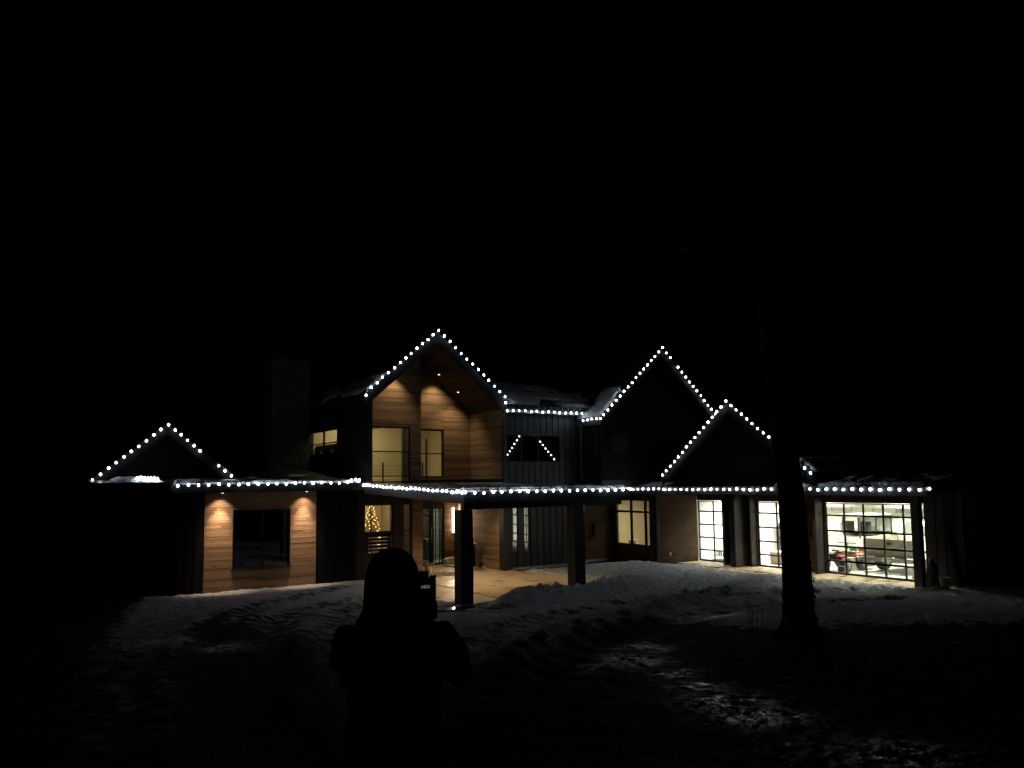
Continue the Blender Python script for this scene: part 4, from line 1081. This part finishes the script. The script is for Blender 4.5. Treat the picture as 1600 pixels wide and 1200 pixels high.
snow_sheet('thin snow on the low garage roof beyond the tree', (EX+.5, 12.3, EZ+.08), (2.2, 0, .33), (0, 4.2, 0), 50, 90, .04, 14, .2, thr=.12)
snow_sheet('snow on the low garage eave by the canopy', (EX+.03, 22.8, EZ+.045), (1.2, 0, .18), (0, 2.4, 0), 30, 60, .06, 5, .2)
snow_sheet('thin snow on the slope of the tall gable', (19.76, 23.8, 5.80), (1.5, 0, 1.347), (0, 6.5, 0), 50, 150, .09, 6, .25, thr=-.12, cell=1.1)
snow_sheet('thin snow on the slope of the centre gable', (10.5, 25.05, 6.40), (.9, 0, .79), (0, 6.5, 0), 40, 120, .07, 7, .3, thr=-.1)
snow_sheet('snow on the small ledge roof at the far left', (2.9, 25.5, 3.43), (1.4, 0, 0), (0, 1.3, .1), 60, 40, .09, 8, .2)
snow_sheet('snow at the foot of the far left gable roof', (6.0, 26.65, 4.02), (.55, 0, -.45), (0, 3, 0), 20, 60, .08, 9, .15)
snow_sheet('snow at the foot of the garage gable roof', (21.8, 15.75, 3.48), (2.5, 0, 0), (0, .7, .54), 60, 24, .08, 12, .2)
snow_sheet('snow ledge on the garage roof beside its gable', (21.9, 14.2, 3.06), (1.6, 0, .24), (0, 1.3, 0), 60, 50, .10, 13, .3, thr=-.03)

# ------------------------------------------------------------------ STRING LIGHTS
bulb_mb = MB().ball((0, 0, 0), (.033, .033, .040), 10, 7)
bulb_mes = [bulb_mb.mesh('bulb', emis('white_led_bulb_%s' % w_, (.84, .92, 1.0), BULB*q), smooth=True) for w_, q in (('dim', .55), ('even', 1.0), ('bright', 1.6), ('brightest', 2.3))]
def pick_bulb(): return random.choices(bulb_mes, (3, 5, 3, 1))[0]
socket_me = MB().tube([(0, 0, .04), (0, 0, .085)], .02, 6).mesh('socket', M_frame)
def string(label, runs, extra=(), sp=.295, skip=()):
    """runs: lists of polyline points"""
    o0 = runs[0][0]
    t = thing('string_light', label, 'string lights', o0, 'string lights along the roof edges')
    i = 0
    for run in runs:
        pts = [Vector(p) for p in run]
        part('cable', MB().tube([p+Vector((0, 0, .08)) for p in pts], .009, 5), M_frame, t)
        for a, b in zip(pts[:-1], pts[1:]):
            L = (b-a).length; n = max(1, round(L/sp))
            for k in range(n+(1 if b == pts[-1] else 0)):
                i += 1
                if i in skip: continue
                p = a+(b-a)*(k/n)+Vector((random.uniform(-.012, .012), 0, random.uniform(-.016, .016)))
                bl = put('bulb', pick_bulb(), p, t)
                bl.rotation_euler = (random.uniform(-.4, .4), random.uniform(-.4, .4), 0)
                put('socket', socket_me, p, bl)
    for p in extra:
        put('bulb', pick_bulb(), p, t)
    return t
string('white bulbs up both rakes of the balcony gable in the centre', [[(10.62, 24.88, 6.56), (13.22, 24.88, 8.78), (16.05, 24.88, 6.50)]], [(10.44, 24.88, 6.28), (16.07, 24.88, 6.28)])
string('white bulbs in a level line under the gutter between the two tall gables', [[(16.1, 24.83, 5.98), (19.95, 24.83, 6.0)]], sp=.28)
string('short run of white bulbs along the side eave of the tall right gable', [[(19.70, 24.78, 5.72), (19.70, 23.68, 5.72)]], [(20.0, 25.18, 5.62)])
string('white bulbs up both rakes of the tall dark gable right of the balcony', [[(19.80, 23.62, 5.86), (23.06, 23.62, 8.77), (26.3, 23.62, 5.92)]], sp=.285, skip=(19,))
string('white bulbs up both rakes of the low gable over the garage', [[(21.63, 22.37, 3.47), (21.63, 19.08, 6.04), (21.63, 15.73, 3.45)]], sp=.275)
string('long straight line of white bulbs along the garage eave', [[(21.56, 12.2, 2.93), (21.56, 24.3, 2.94)]], [(21.75, 12.02, 2.95)])
string('closely spaced white bulbs on the rake edge of the porch canopy', [[(CX0-.07, 18.1, 3.03), (CX0-.07, 25.3, 3.265)]], sp=.275)
string('white bulbs along the front eave of the porch canopy', [[(10.36, 18.05, 3.02), (16.1, 18.05, 3.02)]], sp=.285)
string('white bulbs along the left wing eave above the dark window', [[(4.5, 24.74, 3.32), (9.75, 24.74, 3.34)]], [(9.9, 24.8, 3.42), (10.05, 24.8, 3.44), (10.2, 24.85, 3.42)])
string('white bulbs on the small gable at the far left end', [[(2.46, 26.5, 3.50), (4.51, 26.5, 5.22), (6.45, 26.5, 3.62)]], sp=.262, skip=(17, 18))
string('little heap of white bulbs on the ledge at the foot of the far left gable', [[(3.55, 25.6, 3.55), (4.1, 25.6, 3.53)]], sp=.09)

# ------------------------------------------------------------------ TREE IN FRONT OF THE GARAGE
TX, TY = 11.85, 8.97; TZ = .50
tr = thing('bare_tree', 'thick rough barked trunk standing black in front of the garage', 'tree', (TX, TY, TZ))
def trunk():
    rr = random.Random(2); n = 40
    zs = np.concatenate([np.linspace(0, 5, 70), np.linspace(5.1, 9.5, 24)])
    V = []
    for j, z in enumerate(zs):
        r = np.interp(z, [0, .15, .4, 1, 2, 3, 4, 5, 9.5], [.44, .34, .27, .245, .225, .21, .21, .24, .13])
        cx0 = TX+np.interp(z, [0, 1.5, 2.6, 4, 9.5], [0, 0, -.03, -.15, -.5]); cy0 = TY+.02*z
        for k in range(n):
            th = 2*math.pi*k/n
            flare = 1+.35*max(0, (.5-z)/.5)*math.sin(3*th+1)**2
            rid = 1+.05*math.sin(th*9+z*1.3)+.05*(vnoise(np.array([th*5]), np.array([z*9]), 3)[0]-.5)*2+.05*(vnoise(np.array([th*11]), np.array([z*22]), 4)[0]-.5)*2
            V.append((cx0+math.cos(th)*r*flare*rid, cy0+math.sin(th)*r*flare*rid, TZ-.1+z))
    mb = MB(); mb.v = V
    for j in range(len(zs)-1):
        for k in range(n):
            k2 = (k+1) % n; mb.f.append((j*n+k, j*n+k2, (j+1)*n+k2, (j+1)*n+k))
    # loose bark flakes
    for q in range(260):
        z = rr.uniform(.1, 4.6); th = rr.uniform(0, 6.283); r = np.interp(z, [0, .15, .4, 1, 2, 3, 4, 5], [.44, .34, .27, .245, .225, .21, .21, .24])-.012
        cx0 = TX+np.interp(z, [0, 1.5, 2.6, 4], [0, 0, -.03, -.15])
        p = Vector((cx0+math.cos(th)*r, TY+math.sin(th)*r, TZ-.1+z)); d = Vector((math.cos(th), math.sin(th), rr.uniform(-.6, .8))).normalized()*rr.uniform(.02, .06)
        s_ = Vector((-math.sin(th), math.cos(th), 0))*rr.uniform(.02, .05)
        mb.add([p-s_, p+s_, p+d+s_*.3+Vector((0, 0, -.06)), p+d-s_*.3], [(0, 1, 2, 3)])
    return mb
part('trunk', trunk(), M_bark, tr)
def limb(mb, p, d, r, L, lvl, rr):
    pts = [p]; rs = [r]; q = p.copy(); dd = d.copy()
    for k in range(5):
        dd = (dd+Vector((rr.uniform(-.25, .25), rr.uniform(-.25, .25), rr.uniform(-.05, .2)))).normalized()
        q = q+dd*(L/5); pts.append(q.copy()); rs.append(r*(1-.14*(k+1)))
        if lvl < 3 and k >= 1:
            for m in range(1 if lvl == 2 else 2):
                e = (dd+Vector((rr.uniform(-1, 1), rr.uniform(-1, 1), rr.uniform(-.1, .7)))).normalized()
                limb(mb, q.copy(), e, rs[-1]*.55, L*.6, lvl+1, rr)
    mb.tube(pts, rs, 6 if lvl < 2 else 4)
rr = random.Random(4); mb = MB()
for k in range(5):
    a = k*1.3+.4; z = 5.2+k*.9
    limb(mb, Vector((TX-.2-.06*k, TY+.1, TZ+z)), Vector((math.cos(a), math.sin(a), .7)).normalized(), .12-.012*k, 3.2, 0, rr)
part('crown', mb, M_bark, tr)
for i, (x, y, lb) in enumerate(((11.05, 9.25, 'thin dead weed stalks standing left of the thick trunk'), (11.55, 8.45, 'short tuft of dead stalks at the foot of the thick trunk'))):
    mb = MB(); z = gz(x, y)-.03
    for k in range(5 if i == 0 else 14):
        dx, dy = random.uniform(-.12, .12), random.uniform(-.12, .12); h = random.uniform(.5, .95) if i == 0 else random.uniform(.1, .3)
        mb.tube([(x+dx, y+dy, z), (x+dx*1.3, y+dy*1.2, z+h*.5), (x+dx*1.2+.02, y+dy*1.5, z+h)], [.006, .005, .003], 4)
        for m in range(3): mb.tube([(x+dx*1.25, y+dy*1.2, z+h*(.5+.13*m)), (x+dx*1.25+random.uniform(-.07, .07), y+dy+random.uniform(-.05, .05), z+h*(.6+.13*m))], .003, 4)
    solo('weed_stalks', mb, M_leaf, lb, 'weed', (x, y, z))

# ------------------------------------------------------------------ THINGS RIGHT OF THE GARAGE
for (x, y, ang, L, lb) in ((23.7, 12.5, 12, 1.95, 'pale plank leaning against the garage corner, outermost of two'), (23.65, 12.62, 9, 1.85, 'plank leaning at the garage corner, inner of two')):
    z = gz(x, y)-.02
    M = Matrix.Translation((x, y-.3, z)) @ Matrix.Rotation(R_(-ang), 4, 'X')
    solo('leaning_plank', MB().box(-.015, .02, -.05, .05, 0, L, M), M_woodd, lb, 'plank', (x, y, z), 'planks leaning by the garage')
z = gz(23.4, 13.0)
solo('bundled_tarp', MB().tube([(23.4, 12.98, z-.05), (23.38, 13.0, z+.3), (23.42, 12.98, z+.7), (23.4, 13.0, z+.95)], [.22, .2, .14, .05], 12), M_tarp, 'dark green bundled tarp slumped at the garage corner', 'tarp', (23.4, 13, z), smooth=True)
z = gz(23.2, 12.5)
bk = thing('bucket', 'small pale bucket in the snow at the garage corner', 'bucket', (23.2, 12.55, z-.03))
part('body', MB().tube([(23.2, 12.55, z-.03), (23.2, 12.55, z+.27)], [.11, .14], 16), M_cardb, bk); part('rim', MB().tube([(23.2, 12.55, z+.272), (23.2, 12.55, z+.29)], .15, 16), M_paper, bk)
# pale shed far left
sd = thing('storage_shed', 'faint pale panelled shed in the darkness at the far left', 'shed', (-3.5, 36, 0))
part('wall', MB().box(-8.2, .2, 36.2, 39, -.1, 4.0), M_frame, sd)
for k in range(8):
    x = -8.15+k*1.03; part('panel', MB().box(x, x+.96, 36.12, 36.19, 2.1+.12*math.sin(k*2), 3.7+.15*math.cos(k*3)), M_shed, sd)
part('roof', MB().prism([(-8.5, 35.9, 4.0), (.5, 35.9, 4.0), (.5, 39.2, 4.6), (-8.5, 39.2, 4.6)], (0, 0, .1)), M_roof, sd)

# ------------------------------------------------------------------ PERSON WITH CAMERA
PX, PY = 1.57, 3.42
PZ = 1.2
heading = -math.atan2(.547, .832)
def remeshed(name, mb, mat, parent, vox, label=None, sm=6):
    o = lpart(name, mb, mat, parent, label=label, smooth=True)
    md = o.modifiers.new('remesh', 'REMESH'); md.mode = 'VOXEL'; md.voxel_size = vox; md.use_smooth_shade = True
    m2 = o.modifiers.new('soften', 'SMOOTH'); m2.factor = .6; m2.iterations = sm
    return o
ps = thing('person', 'person in a dark hooded winter coat seen from behind, photographing the house', 'person', (PX, PY, PZ), rz=heading)
b = MB()
# legs and boots
for s_ in (-1, 1):
    b.tube([(s_*.11, 0, .04), (s_*.11, 0, .25), (s_*.115, .01, .48), (s_*.11, 0, .75), (s_*.10, 0, .95)], [.055, .06, .068, .09, .105], 16)
    b.tube([(s_*.115, -.08, .05), (s_*.118, .05, .055), (s_*.125, .17, .04)], [(.05, .05), (.055, .05), (.045, .032)], 12)
# torso, neck, head
b.tube([(0, 0, .86), (0, 0, 1.0), (.01, 0, 1.15), (.01, -.01, 1.3), (.01, -.015, 1.40), (.005, -.01, 1.46), (0, 0, 1.52), (0, .01, 1.6)],
       [(.19, .14), (.19, .135), (.185, .13), (.205, .13), (.19, .115), (.12, .09), (.062, .065), (.06, .065)], 24)
b.ball((0, .015, 1.645), (.076, .096, .115), 20, 14)
b.ball((0, .115, 1.63), (.014, .022, .022), 8, 6)      # nose
# arms
b.tube([(.185, -.01, 1.41), (.28, .02, 1.28), (.315, .06, 1.19), (.20, .2, 1.29), (.10, .30, 1.42)], [.062, .056, .05, .042, .034], 14)
b.tube([(-.185, -.01, 1.41), (-.235, .03, 1.27), (-.235, .08, 1.16), (-.11, .22, 1.29), (-.01, .31, 1.42)], [.062, .056, .05, .042, .034], 14)
remeshed('body', b, M_skin, ps, .014)
# coat (clothing) with sleeves and hood
c = MB()
c.tube([(.01, 0, .62), (.01, 0, .75), (.01, 0, .95), (.01, 0, 1.12), (.01, -.01, 1.28), (.01, -.015, 1.39), (0, -.01, 1.46), (0, 0, 1.52)],
       [(.245, .18), (.245, .18), (.225, .165), (.215, .155), (.235, .155), (.225, .14), (.17, .12), (.125, .12)], 28)
c.tube([(.19, -.01, 1.405), (.29, .02, 1.28), (.315, .06, 1.18), (.21, .2, 1.28), (.115, .28, 1.38)], [.085, .075, .07, .06, .052], 16)
c.tube([(-.185, -.01, 1.40), (-.23, .03, 1.26), (-.225, .08, 1.15), (-.11, .22, 1.29), (-.03, .29, 1.40)], [.085, .075, .07, .06, .052], 16)
remeshed('coat', c, M_cloth, ps, .016, sm=14)
h = MB()
h.tube([(0, -.02, 1.42), (0, -.02, 1.50), (0, -.015, 1.57), (0, -.01, 1.64), (0, 0, 1.70), (0, .005, 1.745), (0, .01, 1.772), (0, .01, 1.783)],
       [(.150, .13), (.134, .135), (.130, .14), (.128, .14), (.116, .13), (.090, .105), (.055, .065), (.02, .03)], 28)
remeshed('hood', h, M_cloth, ps, .014)
tr_ = MB()
for s_ in (-1, 1): tr_.tube([(s_*.11, 0, .2), (s_*.115, .005, .45), (s_*.112, 0, .68)], [.085, .092, .11], 16)
lpart('trousers', tr_, M_cloth, ps, smooth=True)
bo = MB()
for s_ in (-1, 1):
    bo.tube([(s_*.11, -.01, .02), (s_*.11, -.01, .26)], [.072, .078], 14); bo.tube([(s_*.115, -.09, .055), (s_*.118, .06, .06), (s_*.126, .2, .045)], [(.058, .056), (.064, .056), (.05, .038)], 12)
lpart('boots', bo, M_rubber, ps, smooth=True)
# hands: palm, four fingers and thumb each, closed on the camera
def hand(cx, side):
    m = MB(); w0 = Vector((cx+side*.018, .315, 1.435-(.035 if side > 0 else 0)))
    m.tube([w0, w0+Vector((-side*.008, .035, .05)), w0+Vector((-side*.01, .045, .085))], [(.034, .02), (.04, .018), (.036, .015)], 12)
    for k in range(4):
        a = w0+Vector((side*(.012-.0*k)-side*.008, .02+k*.016, .085)); L = (.034, .038, .035, .028)[k]
        m.tube([a, a+Vector((-side*.012, .004, L)), a+Vector((-side*.034, .0, L+.016)), a+Vector((-side*.05, -.008, L-.004))], [.0095, .009, .0085, .007], 8)
    m.tube([w0+Vector((-side*.02, .0, .03)), w0+Vector((-side*.045, -.012, .055)), w0+Vector((-side*.05, -.012, .085))], [.013, .011, .009], 8)
    remeshed('hand', m, M_skin, ps, .005, sm=3)
hand(.128, 1); hand(-.005, -1)
cm_ = thing('camera_in_hand', 'black camera held up at eye height with a small lit display', 'camera', (PX, PY, PZ), rz=heading)
cm_.location += Vector((math.cos(heading), math.sin(heading), 0))*-.018
lpart('body', MB().box(.055, .178, .35, .40, 1.47, 1.60).box(.09, .145, .345, .40, 1.602, 1.632), M_cambody, cm_)
lpart('lens_barrel', MB().tube([(.115, .402, 1.53), (.115, .43, 1.53), (.115, .49, 1.53)], [.036, .034, .038], 20), M_cambody, cm_)
lpart('grip', MB().tube([(.168, .37, 1.475), (.168, .37, 1.61)], .016, 12), M_cambody, cm_)
dsp = lpart('display', MB().box(.105, .158, .3465, .3495, 1.50, 1.575), M_cambody, cm_)
gl_ = MB()
for k, (wd, hh) in enumerate(((.004, .010), (.004, .016), (.007, .016), (.003, .016), (.006, .016), (.003, .016), (.005, .016))):
    x = .110+k*.0068; gl_.box(x, x+wd*.8, .3455, .3463, 1.548, 1.548+hh)
lpart('readout', gl_, M_disp, dsp)
